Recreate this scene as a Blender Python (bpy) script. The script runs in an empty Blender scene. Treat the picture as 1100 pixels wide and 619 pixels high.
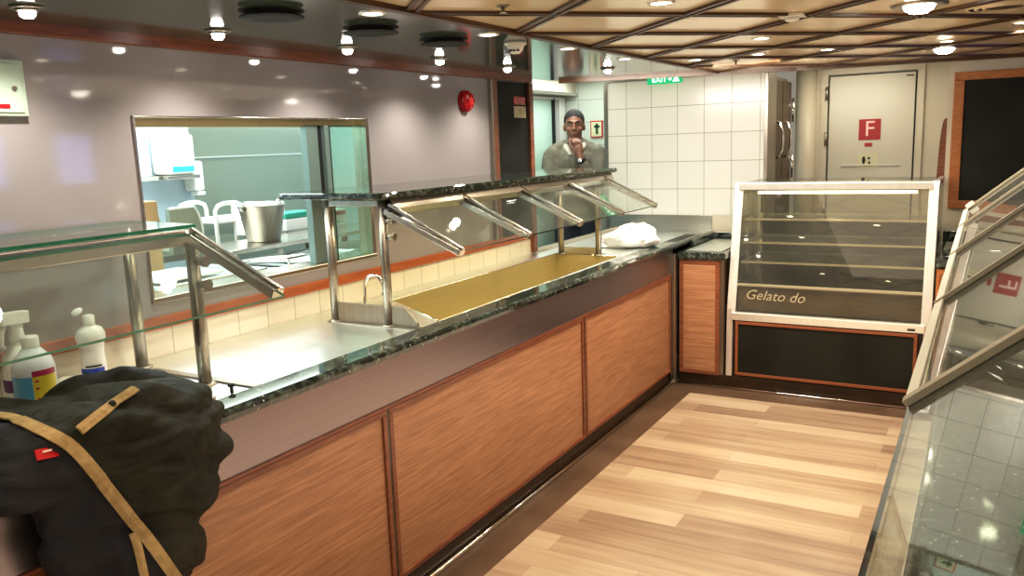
import bpy, bmesh, math, random
from mathutils import Vector, Matrix, noise
random.seed(7)
C = bpy.context.scene.collection
PI = math.pi

# ------------------------------------------------------------------ materials
def new_mat(name):
    m = bpy.data.materials.new(name); m.use_nodes = True
    nt = m.node_tree; b = nt.nodes['Principled BSDF']
    return m, nt, b
def setp(b, **k):
    names = dict(color='Base Color', rough='Roughness', metal='Metallic', spec='Specular IOR Level', ior='IOR',
                 coat='Coat Weight', coat_rough='Coat Roughness', emit='Emission Color', estr='Emission Strength', alpha='Alpha', sub='Subsurface Weight')
    for a, v in k.items():
        i = b.inputs[names[a]]
        if a in ('color', 'emit'): v = (v[0], v[1], v[2], 1)
        i.default_value = v
def N(nt, t, **k):
    n = nt.nodes.new(t)
    for a, v in k.items():
        if hasattr(n, a): setattr(n, a, v)
        else: n.inputs[a.replace('_', ' ')].default_value = v
    return n
def L(nt, a, b): nt.links.new(a, b)
def world_pos(nt, ax='xyz', scale=(1, 1, 1), off=(0, 0, 0)):
    g = N(nt, 'ShaderNodeNewGeometry'); s = N(nt, 'ShaderNodeSeparateXYZ'); c = N(nt, 'ShaderNodeCombineXYZ')
    L(nt, g.outputs['Position'], s.inputs[0])
    for i, a in enumerate(ax):
        L(nt, s.outputs['xyz'.index(a)], c.inputs[i])
    m = N(nt, 'ShaderNodeMapping'); m.inputs['Scale'].default_value = scale; m.inputs['Location'].default_value = off
    L(nt, c.outputs[0], m.inputs[0]); return m.outputs[0]
def ramp(nt, fac, stops):
    r = N(nt, 'ShaderNodeValToRGB'); e = r.color_ramp.elements
    while len(e) < len(stops): e.new(0.5)
    for i, (p, c) in enumerate(stops):
        e[i].position = p; e[i].color = (c[0], c[1], c[2], 1)
    L(nt, fac, r.inputs[0]); return r.outputs[0]
def bump(nt, b, h, strength=.2, dist=.002):
    n = N(nt, 'ShaderNodeBump'); n.inputs['Strength'].default_value = strength; n.inputs['Distance'].default_value = dist
    L(nt, h, n.inputs['Height']); L(nt, n.outputs[0], b.inputs['Normal'])
def plain(name, color, rough=.5, metal=0, var=.06, nscale=8, **k):
    """plain colour with faint procedural mottling"""
    m, nt, b = new_mat(name); setp(b, color=color, rough=rough, metal=metal, **k)
    t = N(nt, 'ShaderNodeTexNoise'); t.inputs['Scale'].default_value = nscale; t.inputs['Detail'].default_value = 3
    L(nt, world_pos(nt), t.inputs['Vector'])
    lo = [max(0, c*(1-var)) for c in color]; hi = [min(1, c*(1+var)) for c in color]
    L(nt, ramp(nt, t.outputs['Fac'], [(.3, lo), (.7, hi)]), b.inputs['Base Color'])
    return m
def brushed(name, color, rough=.25, axis='y', lo=.85, metal=1):
    m, nt, b = new_mat(name); setp(b, color=color, rough=rough, metal=metal)
    sc = {'x': (1.5, 60, 120), 'y': (60, 1.5, 120), 'z': (90, 90, 2)}[axis]
    t = N(nt, 'ShaderNodeTexNoise'); t.inputs['Scale'].default_value = 1; t.inputs['Detail'].default_value = 2
    L(nt, world_pos(nt, scale=sc), t.inputs['Vector'])
    L(nt, ramp(nt, t.outputs['Fac'], [(.3, [c*lo for c in color]), (.7, color)]), b.inputs['Base Color'])
    r = N(nt, 'ShaderNodeMapRange'); r.inputs[3].default_value = rough*.8; r.inputs[4].default_value = rough*1.25
    L(nt, t.outputs['Fac'], r.inputs[0]); L(nt, r.outputs[0], b.inputs['Roughness'])
    return m
def wood(name, c1, c2, ax='xyz', scale=(3, 3, 90), rough=.42):
    m, nt, b = new_mat(name); setp(b, rough=rough)
    t = N(nt, 'ShaderNodeTexNoise'); t.inputs['Scale'].default_value = 1; t.inputs['Detail'].default_value = 5; t.inputs['Distortion'].default_value = .6
    L(nt, world_pos(nt, ax, scale), t.inputs['Vector'])
    col = ramp(nt, t.outputs['Fac'], [(.3, c1), (.5, [(a+q)/2 for a, q in zip(c1, c2)]), (.68, c2)])
    L(nt, col, b.inputs['Base Color']); bump(nt, b, t.outputs['Fac'], .15, .001)
    return m
def tiles(name, col, grout, ax, w, h, off=(0, 0, 0), mortar=.004, rough=.2, var=.03, bmp=.4):
    m, nt, b = new_mat(name); setp(b, rough=rough)
    t = N(nt, 'ShaderNodeTexBrick'); t.offset = 0; t.squash = 1
    t.inputs['Scale'].default_value = 1; t.inputs['Brick Width'].default_value = w; t.inputs['Row Height'].default_value = h
    t.inputs['Mortar Size'].default_value = mortar; t.inputs['Mortar Smooth'].default_value = .1; t.inputs['Bias'].default_value = 0
    t.inputs['Color1'].default_value = (*[c*(1-var) for c in col], 1); t.inputs['Color2'].default_value = (*[min(1, c*(1+var)) for c in col], 1)
    t.inputs['Mortar'].default_value = (*grout, 1)
    L(nt, world_pos(nt, ax, off=off), t.inputs['Vector']); L(nt, t.outputs['Color'], b.inputs['Base Color'])
    inv = N(nt, 'ShaderNodeMath', operation='SUBTRACT'); inv.inputs[0].default_value = 1; L(nt, t.outputs['Fac'], inv.inputs[1])
    bump(nt, b, inv.outputs[0], bmp, .002)
    return m
def glass(name, tint=(.86, .95, .9), ior=1.5, rough=.0, dirt=0):
    """thin pane: see-through, with a true fresnel sheen"""
    m, nt, b = new_mat(name); nt.nodes.remove(b)
    o = [n for n in nt.nodes if n.type == 'OUTPUT_MATERIAL'][0]
    tr = N(nt, 'ShaderNodeBsdfTransparent'); tr.inputs[0].default_value = (*tint, 1)
    gl = N(nt, 'ShaderNodeBsdfGlossy'); gl.inputs['Roughness'].default_value = rough
    fr = N(nt, 'ShaderNodeFresnel')
    gb = N(nt, 'ShaderNodeNewGeometry'); mi = N(nt, 'ShaderNodeMapRange'); mi.inputs[3].default_value = ior; mi.inputs[4].default_value = 1/ior
    L(nt, gb.outputs['Backfacing'], mi.inputs[0]); L(nt, mi.outputs[0], fr.inputs[0])   # same sheen from both faces
    mx = N(nt, 'ShaderNodeMixShader'); L(nt, fr.outputs[0], mx.inputs[0]); L(nt, tr.outputs[0], mx.inputs[1]); L(nt, gl.outputs[0], mx.inputs[2])
    out = mx.outputs[0]
    if dirt:
        df = N(nt, 'ShaderNodeBsdfDiffuse'); df.inputs[0].default_value = (.75, .75, .7, 1)
        t = N(nt, 'ShaderNodeTexNoise'); t.inputs['Scale'].default_value = 3; t.inputs['Detail'].default_value = 6
        L(nt, world_pos(nt), t.inputs['Vector'])
        r = N(nt, 'ShaderNodeMapRange'); r.inputs[1].default_value = .3; r.inputs[2].default_value = .8; r.inputs[3].default_value = dirt*.4; r.inputs[4].default_value = dirt*1.4
        L(nt, t.outputs['Fac'], r.inputs[0])
        m2 = N(nt, 'ShaderNodeMixShader'); L(nt, r.outputs[0], m2.inputs[0]); L(nt, out, m2.inputs[1]); L(nt, df.outputs[0], m2.inputs[2]); out = m2.outputs[0]
    L(nt, out, o.inputs[0]); return m
def glow(name, color, strength):
    m, nt, b = new_mat(name); setp(b, color=color, emit=color, estr=strength); return m
def granite(name, rough=.06, coat=.0):
    m, nt, b = new_mat(name); setp(b, rough=rough, spec=.7)
    v = N(nt, 'ShaderNodeTexVoronoi'); v.inputs['Scale'].default_value = 60
    L(nt, world_pos(nt), v.inputs['Vector'])
    n = N(nt, 'ShaderNodeTexNoise'); n.inputs['Scale'].default_value = 38; n.inputs['Detail'].default_value = 4
    L(nt, world_pos(nt), n.inputs['Vector'])
    c1 = ramp(nt, n.outputs['Fac'], [(.42, (.010, .012, .010)), (.56, (.035, .05, .038)), (.72, (.12, .14, .11))])
    c2 = ramp(nt, v.outputs['Distance'], [(.0, (1, 1, .92)), (.12, (.6, .62, .52)), (.20, (0, 0, 0))])
    sel = N(nt, 'ShaderNodeTexNoise'); sel.inputs['Scale'].default_value = 60
    L(nt, world_pos(nt), sel.inputs['Vector'])
    sm = ramp(nt, sel.outputs['Fac'], [(.52, (0, 0, 0)), (.58, (1, 1, 1))])
    mu = N(nt, 'ShaderNodeMix', data_type='RGBA', blend_type='MULTIPLY'); mu.inputs[0].default_value = 1
    L(nt, c2, mu.inputs[6]); L(nt, sm, mu.inputs[7])
    ad = N(nt, 'ShaderNodeMix', data_type='RGBA', blend_type='ADD'); ad.inputs[0].default_value = 1
    L(nt, c1, ad.inputs[6]); L(nt, mu.outputs[2], ad.inputs[7]); L(nt, ad.outputs[2], b.inputs['Base Color'])
    return m

M = {}
def planks():
    m, nt, b = new_mat('plank_floor'); setp(b, rough=.30)
    t = N(nt, 'ShaderNodeTexBrick'); t.offset = .37; t.offset_frequency = 2
    for k, v in {'Scale': 1, 'Brick Width': 1.05, 'Row Height': .135, 'Mortar Size': .0012, 'Mortar Smooth': .3, 'Bias': 0}.items(): t.inputs[k].default_value = v
    t.inputs['Color1'].default_value = (0, 0, 0, 1); t.inputs['Color2'].default_value = (1, 1, 1, 1); t.inputs['Mortar'].default_value = (0.1, .1, .1, 1)
    L(nt, world_pos(nt), t.inputs['Vector'])
    n = N(nt, 'ShaderNodeTexNoise'); n.inputs['Scale'].default_value = 1; n.inputs['Detail'].default_value = 4; n.inputs['Distortion'].default_value = .4
    L(nt, world_pos(nt, scale=(1.6, 34, 1)), n.inputs['Vector'])
    n2 = N(nt, 'ShaderNodeTexNoise'); n2.inputs['Scale'].default_value = 1; n2.inputs['Detail'].default_value = 2
    L(nt, world_pos(nt, scale=(.9, 7.4, 1)), n2.inputs['Vector'])
    a = N(nt, 'ShaderNodeMath', operation='MULTIPLY'); a.inputs[1].default_value = .42; L(nt, t.outputs['Color'], a.inputs[0])
    c = N(nt, 'ShaderNodeMath', operation='MULTIPLY_ADD'); c.inputs[1].default_value = .42; L(nt, n.outputs['Fac'], c.inputs[0]); L(nt, a.outputs[0], c.inputs[2])
    d = N(nt, 'ShaderNodeMath', operation='MULTIPLY_ADD'); d.inputs[1].default_value = .42; L(nt, n2.outputs['Fac'], d.inputs[0]); L(nt, c.outputs[0], d.inputs[2])
    L(nt, ramp(nt, d.outputs[0], [(.30, (.16, .105, .065)), (.50, (.30, .21, .14)), (.72, (.44, .335, .235)), (.95, (.52, .42, .31))]), b.inputs['Base Color'])
    return m
M['floor'] = planks()
M['border'] = wood('brown_floor_border', (.085, .045, .024), (.14, .085, .05), 'xyz', (4, 4, 4), .35)
M['panel'] = wood('orange_veneer', (.30, .135, .062), (.47, .245, .125), 'xyz', (5, 5, 110), .42)
M['trimwood'] = wood('mahogany_trim', (.16, .045, .018), (.27, .085, .035), 'xyz', (8, 8, 60), .35)
M['rail'] = wood('red_brown_rail', (.36, .085, .022), (.47, .13, .04), 'xyz', (8, 8, 60), .3)
M['orangeframe'] = wood('orange_frame', (.38, .12, .03), (.52, .19, .05), 'xyz', (20, 20, 60), .35)
M['steel'] = brushed('brushed_steel', (.60, .56, .50), .24, 'y')
M['steelx'] = brushed('brushed_steel_cross', (.64, .61, .55), .22, 'x')
M['steelz'] = brushed('brushed_steel_upright', (.40, .36, .30), .33, 'z')
M['worktop'] = brushed('worktop_steel', (.88, .93, .90), .30, 'x', .95)
M['goldtint'] = brushed('warmlight_well_steel', (.62, .53, .27), .32, 'y', .9, .55)  # gold tint puts reflected warm light into the well's steel colour
M['fascia'] = brushed('fascia_steel', (.33, .285, .30), .34, 'y', .88)
M['chrome'] = plain('chrome', (.85, .83, .8), .06, 1, .02)
M['alu'] = brushed('satin_aluminium', (.90, .88, .83), .34, 'z', .93, .75)
M['granite'] = granite('black_granite')
M['granitetop'] = granite('granite_shelf', .05)
M['laminate'] = plain('mauve_grey_laminate', (.37, .335, .335), .06, 0, .03, 1.5, spec=.5)
M['tilew'] = tiles('white_wall_tiles', (.74, .72, .66), (.36, .34, .29), 'xzy', .1972, .1990, (.1972*13-.001-.0, -.037+.199*1, 0), .0025)
M['tilec'] = tiles('cream_splashback_tiles', (.80, .72, .58), (.45, .40, .31), 'yzx', .1455, 1.4, (.078, 0.2, 0), .002)
M['tilek'] = tiles('corridor_tiles', (.60, .64, .57), (.34, .36, .32), 'xzy', .36, .196, (.30, .0, 0), .003)
M['cream'] = plain('cream_paint', (.64, .58, .46), .38, 0, .03, 2)
M['creamdoor'] = plain('cream_door_paint', (.62, .58, .48), .28, 0, .02, 2)
M['kitchwall'] = plain('kitchen_wall', (.50, .62, .70), .35, 0, .02)
M['kitchsteel'] = brushed('kitchen_steel_wall', (.40, .43, .34), .34, 'x', .97, .8)
M['soffit'] = plain('dark_gloss_soffit', (.060, .078, .058), .10, .0, .1, 2, spec=.9)
M['ceilpanel'] = plain('gloss_cream_ceiling', (.82, .66, .43), .16, 0, .03, 1.2, spec=.6)
M['batten'] = wood('ceiling_batten', (.055, .022, .006), (.10, .040, .012), 'xyz', (10, 10, 10), .35)
M['battenline'] = wood('ceiling_batten_light', (.20, .10, .035), (.26, .14, .05), 'xyz', (10, 10, 10), .35)
M['black'] = plain('black_matt', (.008, .009, .008), .75, 0, .1)
M['blackboard'] = plain('chalkboard_black', (.012, .012, .008), .6, 0, .45, 3, spec=.25)
M['plinth'] = plain('dark_brown_plinth', (.035, .018, .008), .22, 0, .2)
M['white'] = plain('white_plastic', (.82, .81, .77), .32, 0, .02)
M['bagwhite'] = plain('white_bag_film', (.74, .73, .71), .42, 0, .02)
M['greenish'] = plain('pale_green_enamel', (.52, .62, .50), .35, 0, .03)
M['red'] = plain('signal_red', (.50, .01, .012), .25, 0, .05)
M['signred'] = plain('sign_red', (.38, .008, .008), .45, 0, .03)
M['pinkwhite'] = plain('sign_letter', (.9, .62, .55), .5, 0, .02)
M['paper'] = plain('cream_paper', (.72, .62, .38), .6, 0, .05)
M['notice'] = plain('pale_notice', (.66, .64, .42), .6, 0, .05)
M['glass'] = glass('clear_pane', (.93, .97, .94), 1.5, 0, .025)
M['glassg'] = glass('guard_pane', (.90, .95, .91), 1.9, 0, .05)
M['glassk'] = glass('green_tinted_pane', (.62, .78, .68), 1.5, 0, .16)
M['glassc'] = glass('case_pane', (.80, .78, .68), 1.6, 0, .04)
M['shelfglass'] = glass('shelf_pane', (.85, .90, .85), 1.5, 0, .06)
M['glassedge'] = plain('green_glass_edge', (.03, .20, .11), .15, 0, .2, 20)
M['glassedgedk'] = plain('dark_glass_edge', (.03, .045, .035), .15, 0, .2, 20)
M['edgewhite'] = plain('frosted_glass_edge', (.85, .84, .76), .35, 0, .03)
M['ribsteel'] = plain('matt_rib_metal', (.42, .39, .31), .5, .3, .03)
M['sash'] = plain('grey_green_sash', (.22, .30, .27), .3, .3, .03)
M['screen'] = glow('blue_screen', (.30, .36, 1), 5)
def fabric(name, c1, c2, ns=6, rough=.62):
    m, nt, b = new_mat(name); setp(b, rough=rough)
    t = N(nt, 'ShaderNodeTexNoise'); t.inputs['Scale'].default_value = ns; t.inputs['Detail'].default_value = 6; t.inputs['Distortion'].default_value = 1
    L(nt, world_pos(nt), t.inputs['Vector'])
    L(nt, ramp(nt, t.outputs['Fac'], [(.35, c1), (.68, c2)]), b.inputs['Base Color'])
    w = N(nt, 'ShaderNodeTexNoise'); w.inputs['Scale'].default_value = 22; w.inputs['Detail'].default_value = 3; w.inputs['Distortion'].default_value = 2
    L(nt, world_pos(nt, scale=(1, .6, 1.4)), w.inputs['Vector'])
    bump(nt, b, w.outputs['Fac'], .3, .010)
    return m
M['fabric'] = fabric('olive_black_shell', (.004, .0045, .0012), (.018, .0175, .006), 5, .60)
M['fabric'].node_tree.nodes['Principled BSDF'].inputs['Specular IOR Level'].default_value = .25
M['lining'] = fabric('blue_black_lining', (.003, .003, .006), (.008, .008, .013), 6, .8)
M['khaki'] = fabric('khaki_webbing', (.30, .20, .07), (.45, .32, .14), 30, .7)
M['skin'] = plain('brown_skin', (.20, .08, .047), .45, 0, .12, 20)
M['hair'] = plain('dark_hair', (.008, .006, .005), .8, 0, .3, 60)
M['hoodie'] = fabric('grey_jersey', (.15, .135, .10), (.22, .20, .155), 20, .85)
M['hood'] = fabric('light_hood_lining', (.55, .48, .40), (.68, .62, .53), 20, .85)
M['jeans'] = fabric('dark_denim', (.012, .018, .03), (.03, .04, .06), 40, .8)
M['bulb'] = glow('warm_bulb', (1, .90, .72), 22)
M['bulbbig'] = glow('warm_bulb_big', (1, .93, .80), 30)
M['spotbulb'] = glow('cool_spot_bulb', (1, .97, .90), 40)
M['tube'] = glow('case_tube', (1, .92, .76), 9)
M['kitchlight'] = glow('kitchen_strip', (.92, 1, .98), 5)
M['exit'] = glow('exit_green', (.0, .36, .14), .9)
M['exitw'] = glow('exit_white', (.85, 1, .9), 2.5)
M['bluelbl'] = plain('blue_label', (.02, .06, .42), .35, 0, .1)
M['cyan'] = plain('cyan_liquid', (.12, .42, .74), .15, 0, .03)
M['yellow'] = plain('yellow_label', (.70, .58, .04), .4, 0, .05)
M['magenta'] = plain('crimson_print', (.42, .02, .09), .4, 0, .05)
M['purple'] = plain('purple_label', (.10, .02, .12), .4, 0, .05)
M['sblue'] = plain('sky_blue_stripe', (.05, .42, .72), .4, 0, .05)
M['teal'] = plain('teal_plastic', (.03, .34, .24), .4, 0, .05)
M['card'] = plain('cardboard', (.50, .34, .17), .7, 0, .08)
M['cyandoor'] = plain('pale_mint_door', (.56, .78, .68), .25, 0, .02)
M['dough'] = glass('translucent_bottle_skin', (.86, .9, .92), 1.45, .2, .45)

# ------------------------------------------------------------------ mesh helpers
def nbm(): return bmesh.new()
def box(bm, x0, x1, y0, y1, z0, z1, mi=0):
    v = [bm.verts.new(p) for p in ((x0,y0,z0),(x1,y0,z0),(x1,y1,z0),(x0,y1,z0),(x0,y0,z1),(x1,y0,z1),(x1,y1,z1),(x0,y1,z1))]
    fs = [bm.faces.new([v[i] for i in q]) for q in ((3,2,1,0),(4,5,6,7),(0,1,5,4),(1,2,6,5),(2,3,7,6),(3,0,4,7))]
    for f in fs: f.material_index = mi
    return fs
def frame_of(d):
    d = d.normalized(); u = Vector((0, 0, 1)) if abs(d.z) < .95 else Vector((0, 1, 0))
    s = d.cross(u).normalized(); return s, s.cross(d).normalized()
def bar(bm, p, q, w, h, up=None, mi=0):
    """rectangular bar from p to q; w across, h along 'up'"""
    p = Vector(p); q = Vector(q); d = (q-p).normalized()
    if up is None: s, u = frame_of(d)
    else:
        s = d.cross(Vector(up)).normalized(); u = s.cross(d).normalized()
    vs = []
    for c in (p, q):
        for a, b_ in ((-1,-1),(1,-1),(1,1),(-1,1)): vs.append(bm.verts.new(c+s*a*w/2+u*b_*h/2))
    for qd in ((3,2,1,0),(4,5,6,7),(0,1,5,4),(1,2,6,5),(2,3,7,6),(3,0,4,7)):
        bm.faces.new([vs[i] for i in qd]).material_index = mi
def tube(bm, pts, r, seg=12, caps=True, mi=0):
    pts = [Vector(p) for p in pts]; rs = r if isinstance(r, (list, tuple)) else [r]*len(pts)
    rings = []; prev = None
    for i, p in enumerate(pts):
        d = (pts[min(i+1, len(pts)-1)]-pts[max(i-1, 0)]).normalized()
        if prev is None: s, u = frame_of(d)
        else:
            s = (prev-d*prev.dot(d)).normalized(); u = s.cross(d).normalized()
        prev = s
        rings.append([bm.verts.new(p+(s*math.cos(2*PI*k/seg)+u*math.sin(2*PI*k/seg))*rs[i]) for k in range(seg)])
    for a, b_ in zip(rings, rings[1:]):
        for k in range(seg):
            f = bm.faces.new((a[k], a[(k+1) % seg], b_[(k+1) % seg], b_[k])); f.material_index = mi; f.smooth = True
    if caps:
        bm.faces.new(list(reversed(rings[0]))).material_index = mi; bm.faces.new(rings[-1]).material_index = mi
def lathe(bm, prof, c=(0, 0, 0), seg=28, mi=0, sx=1, sy=1, caps=True, rot=0):
    c = Vector(c); rings = []
    for r, z in prof:
        rings.append([bm.verts.new(c+Vector((r*sx*math.cos(2*PI*k/seg)*math.cos(rot)-r*sy*math.sin(2*PI*k/seg)*math.sin(rot),
                                             r*sx*math.cos(2*PI*k/seg)*math.sin(rot)+r*sy*math.sin(2*PI*k/seg)*math.cos(rot), z))) for k in range(seg)])
    for a, b_ in zip(rings, rings[1:]):
        for k in range(seg):
            f = bm.faces.new((a[k], a[(k+1) % seg], b_[(k+1) % seg], b_[k])); f.material_index = mi; f.smooth = True
    if caps:
        bm.faces.new(list(reversed(rings[0]))).material_index = mi; bm.faces.new(rings[-1]).material_index = mi
def poly(bm, pts, mi=0):
    f = bm.faces.new([bm.verts.new(p) for p in pts]); f.material_index = mi; return f
def extrude_poly(bm, pts, d, mi=0):
    d = Vector(d); a = [bm.verts.new(p) for p in pts]; b_ = [bm.verts.new(Vector(p)+d) for p in pts]; n = len(a)
    bm.faces.new(list(reversed(a))).material_index = mi; bm.faces.new(b_).material_index = mi
    for i in range(n): bm.faces.new((a[i], a[(i+1) % n], b_[(i+1) % n], b_[i])).material_index = mi
def pane(bm, pts, t, edge_mi=1):
    """quad pane of thickness t, edges in material 1"""
    p = [Vector(q) for q in pts]; n = (p[1]-p[0]).cross(p[3]-p[0]).normalized()*t
    a = [bm.verts.new(q) for q in p]; b_ = [bm.verts.new(q+n) for q in p]
    bm.faces.new(list(reversed(a))).material_index = 0; bm.faces.new(b_).material_index = 0
    for i in range(4): bm.faces.new((a[i], a[(i+1) % 4], b_[(i+1) % 4], b_[i])).material_index = edge_mi

def bake(o):
    """world coordinates in the mesh -> local ones about a base point"""
def link(name, bm, mats, parent=None, bev=0, base=None, smooth=False):
    bmesh.ops.recalc_face_normals(bm, faces=bm.faces)
    me = bpy.data.meshes.new(name); 
    if base is None:
        if parent is not None: base = parent['_w']
        else:
            xs = [v.co for v in bm.verts]; base = ((min(v.x for v in xs)+max(v.x for v in xs))/2, (min(v.y for v in xs)+max(v.y for v in xs))/2, min(v.z for v in xs))
    b0 = Vector(base)
    for v in bm.verts: v.co -= b0
    bm.to_mesh(me); bm.free()
    if not isinstance(mats, (list, tuple)): mats = [mats]
    for m in mats: me.materials.append(m)
    if smooth:
        for p in me.polygons: p.use_smooth = True
    o = bpy.data.objects.new(name, me); C.objects.link(o); o['_w'] = tuple(b0)
    if parent is not None:
        o.parent = parent; o.location = b0-Vector(parent['_w'])
    else: o.location = b0
    if bev:
        md = o.modifiers.new('edge', 'BEVEL'); md.width = bev; md.segments = 2; md.limit_method = 'ANGLE'; md.angle_limit = .6
    return o
def tag(o, label, cat, group=None):
    o['label'] = label; o['category'] = cat
    if group: o['group'] = group
    return o
def thing(name, loc, label, cat, group=None):
    o = bpy.data.objects.new(name, None); C.objects.link(o); o.location = loc; o['_w'] = tuple(loc); o.empty_display_size = .1
    return tag(o, label, cat, group)
def struct(name, bm, mats, parent=None, bev=0):
    o = link(name, bm, mats, parent, bev)
    if parent is None: o['kind'] = 'structure'
    return o
def children(o): return [c for c in bpy.data.objects if c.parent == o]
def dup(root, loc, label, group=None):
    r = root.copy(); C.objects.link(r); r.location = loc; r['_w'] = tuple(loc); r['label'] = label
    if group: r['group'] = group
    for ch in children(root):
        c = ch.copy(); C.objects.link(c); c.parent = r
        for g in children(ch):
            d = g.copy(); C.objects.link(d); d.parent = c
    return r
def lamp(kind, loc, power, color=(1, .9, .75), rot=(0, 0, 0), **k):
    d = bpy.data.lights.new('lamp', kind); d.energy = power; d.color = color
    for a, v in k.items(): setattr(d, a, v)
    o = bpy.data.objects.new('lamp', d); C.objects.link(o); o.location = loc; o.rotation_euler = rot; return o
def voxel(bm, size=.01, smooth=4):
    """fuse overlapping shapes into one continuous skin; returns a new bmesh"""
    bmesh.ops.recalc_face_normals(bm, faces=bm.faces)
    me = bpy.data.meshes.new('tmp'); bm.to_mesh(me); bm.free()
    o = bpy.data.objects.new('tmp', me); C.objects.link(o)
    md = o.modifiers.new('r', 'REMESH'); md.mode = 'VOXEL'; md.voxel_size = size
    if smooth:
        s = o.modifiers.new('s', 'SMOOTH'); s.iterations = smooth; s.factor = .5
    dg = bpy.context.evaluated_depsgraph_get(); dg.update()
    ev = o.evaluated_get(dg); m2 = bpy.data.meshes.new_from_object(ev)
    nb = nbm(); nb.from_mesh(m2)
    bpy.data.objects.remove(o); bpy.data.meshes.remove(me); bpy.data.meshes.remove(m2)
    return nb
def ellipsoid(bm, c, r, rot=None, u=20, v=12):
    res = bmesh.ops.create_uvsphere(bm, u_segments=u, v_segments=v, radius=1)
    Mx = Matrix.Translation(c) @ (rot.to_4x4() if rot else Matrix.Identity(4)) @ Matrix.Diagonal((*r, 1))
    bmesh.ops.transform(bm, matrix=Mx, verts=res['verts'])
def caps(bm, p, q, r1, r2, seg=14):
    """tapered limb with round ends"""
    p = Vector(p); q = Vector(q)
    tube(bm, [p, q], [r1, r2], seg)
    ellipsoid(bm, p, (r1, r1, r1), u=seg, v=8); ellipsoid(bm, q, (r2, r2, r2), u=seg, v=8)
def text(bm, s, origin, xdir, ydir, size, ext=.0006, mi=0, shear=0, cx=True):
    cu = bpy.data.curves.new('t', 'FONT'); cu.body = s; cu.size = size; cu.extrude = ext; cu.shear = shear
    cu.align_x = 'CENTER' if cx else 'LEFT'; cu.align_y = 'CENTER'; cu.resolution_u = 3
    o = bpy.data.objects.new('t', cu); C.objects.link(o); dg = bpy.context.evaluated_depsgraph_get(); dg.update()
    me = bpy.data.meshes.new_from_object(o.evaluated_get(dg)); t = nbm(); t.from_mesh(me)
    X = Vector(xdir).normalized(); Y = Vector(ydir).normalized(); Z = X.cross(Y)
    Mx = Matrix((( X.x, Y.x, Z.x, origin[0]), (X.y, Y.y, Z.y, origin[1]), (X.z, Y.z, Z.z, origin[2]), (0, 0, 0, 1)))
    bmesh.ops.transform(t, matrix=Mx, verts=t.verts)
    for f in t.faces: f.material_index = mi
    m2 = bpy.data.meshes.new('t2'); t.to_mesh(m2); t.free()
    for f in m2.polygons: f.material_index = mi
    bm.from_mesh(m2); bpy.data.objects.remove(o); bpy.data.meshes.remove(me); bpy.data.meshes.remove(m2)

# ------------------------------------------------------------------ camera
cd = bpy.data.cameras.new('camera'); cam = bpy.data.objects.new('camera', cd); C.objects.link(cam)
cd.sensor_width = 36; cd.sensor_fit = 'HORIZONTAL'; cd.lens = 885/1100*36; cd.clip_start = .02; cd.clip_end = 60
R = ((0.86846379, 0.05429374, -0.49277058), (0.49443716, -0.16722192, 0.85297639), (-0.03609077, -0.98442319, -0.17207103))
cam.matrix_world = Matrix(((R[0][0], -R[0][1], -R[0][2], 0), (R[1][0], -R[1][1], -R[1][2], 0), (R[2][0], -R[2][1], -R[2][2], 1.6), (0, 0, 0, 1)))
bpy.context.scene.camera = cam

XW = -2.40      # left wall
XF = -1.73      # counter face
YB = 5.10       # back cabinet face
YT = 5.90       # tiled wall
ZC = 1.99       # ceiling
CT = .93        # counter top

# ------------------------------------------------------------------ setting
bm = nbm(); box(bm, -5, 3, -2.2, 7.6, -.05, 0); struct('floor', bm, M['floor'])
bm = nbm(); box(bm, XF, XF+.165, -.5, YB, 0, .002); box(bm, XF+.165, -.06, YB-.175, YB, 0, .002); struct('trim_1', bm, M['border'])

# ceilings: gloss cream lattice, dark soffit along the wall, raised ceiling beyond
edge = [(-2.40, 4.83), (-1.45, 5.10), (-1.02, 5.24), (-.31, 5.37), (.45, 5.50), (3.0, 5.9)]
XS = -1.455
bm = nbm(); extrude_poly(bm, [(XS, -2.2, ZC), (3, -2.2, ZC)] + [(x, y, ZC) for x, y in reversed(edge[1:])], (0, 0, .03)); struct('ceiling', bm, M['ceilpanel'])
bm = nbm(); extrude_poly(bm, [(-2.45, -2.2, ZC), (XS, -2.2, ZC), (XS, 5.10, ZC), (-2.40, 4.83, ZC), (-2.45, 4.82, ZC)], (0, 0, .03)); struct('ceiling', bm, M['soffit'])
bm = nbm(); box(bm, -3.5, 3, 4.5, 7.6, 2.16, 2.19); struct('ceiling', bm, M['cream'])
bm = nbm()
for (x0, y0), (x1, y1) in zip(edge, edge[1:]): bar(bm, (x0, y0+.02, 2.07), (x1, y1+.02, 2.07), .03, .20, (0, 0, 1))
struct('trim_2', bm, M['batten'])
bm = nbm(); bar(bm, (XS, -2.2, ZC-.005), (XS, 5.1, ZC-.005), .03, .02, (0, 0, 1)); struct('trim_3', bm, M['batten'])
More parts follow.
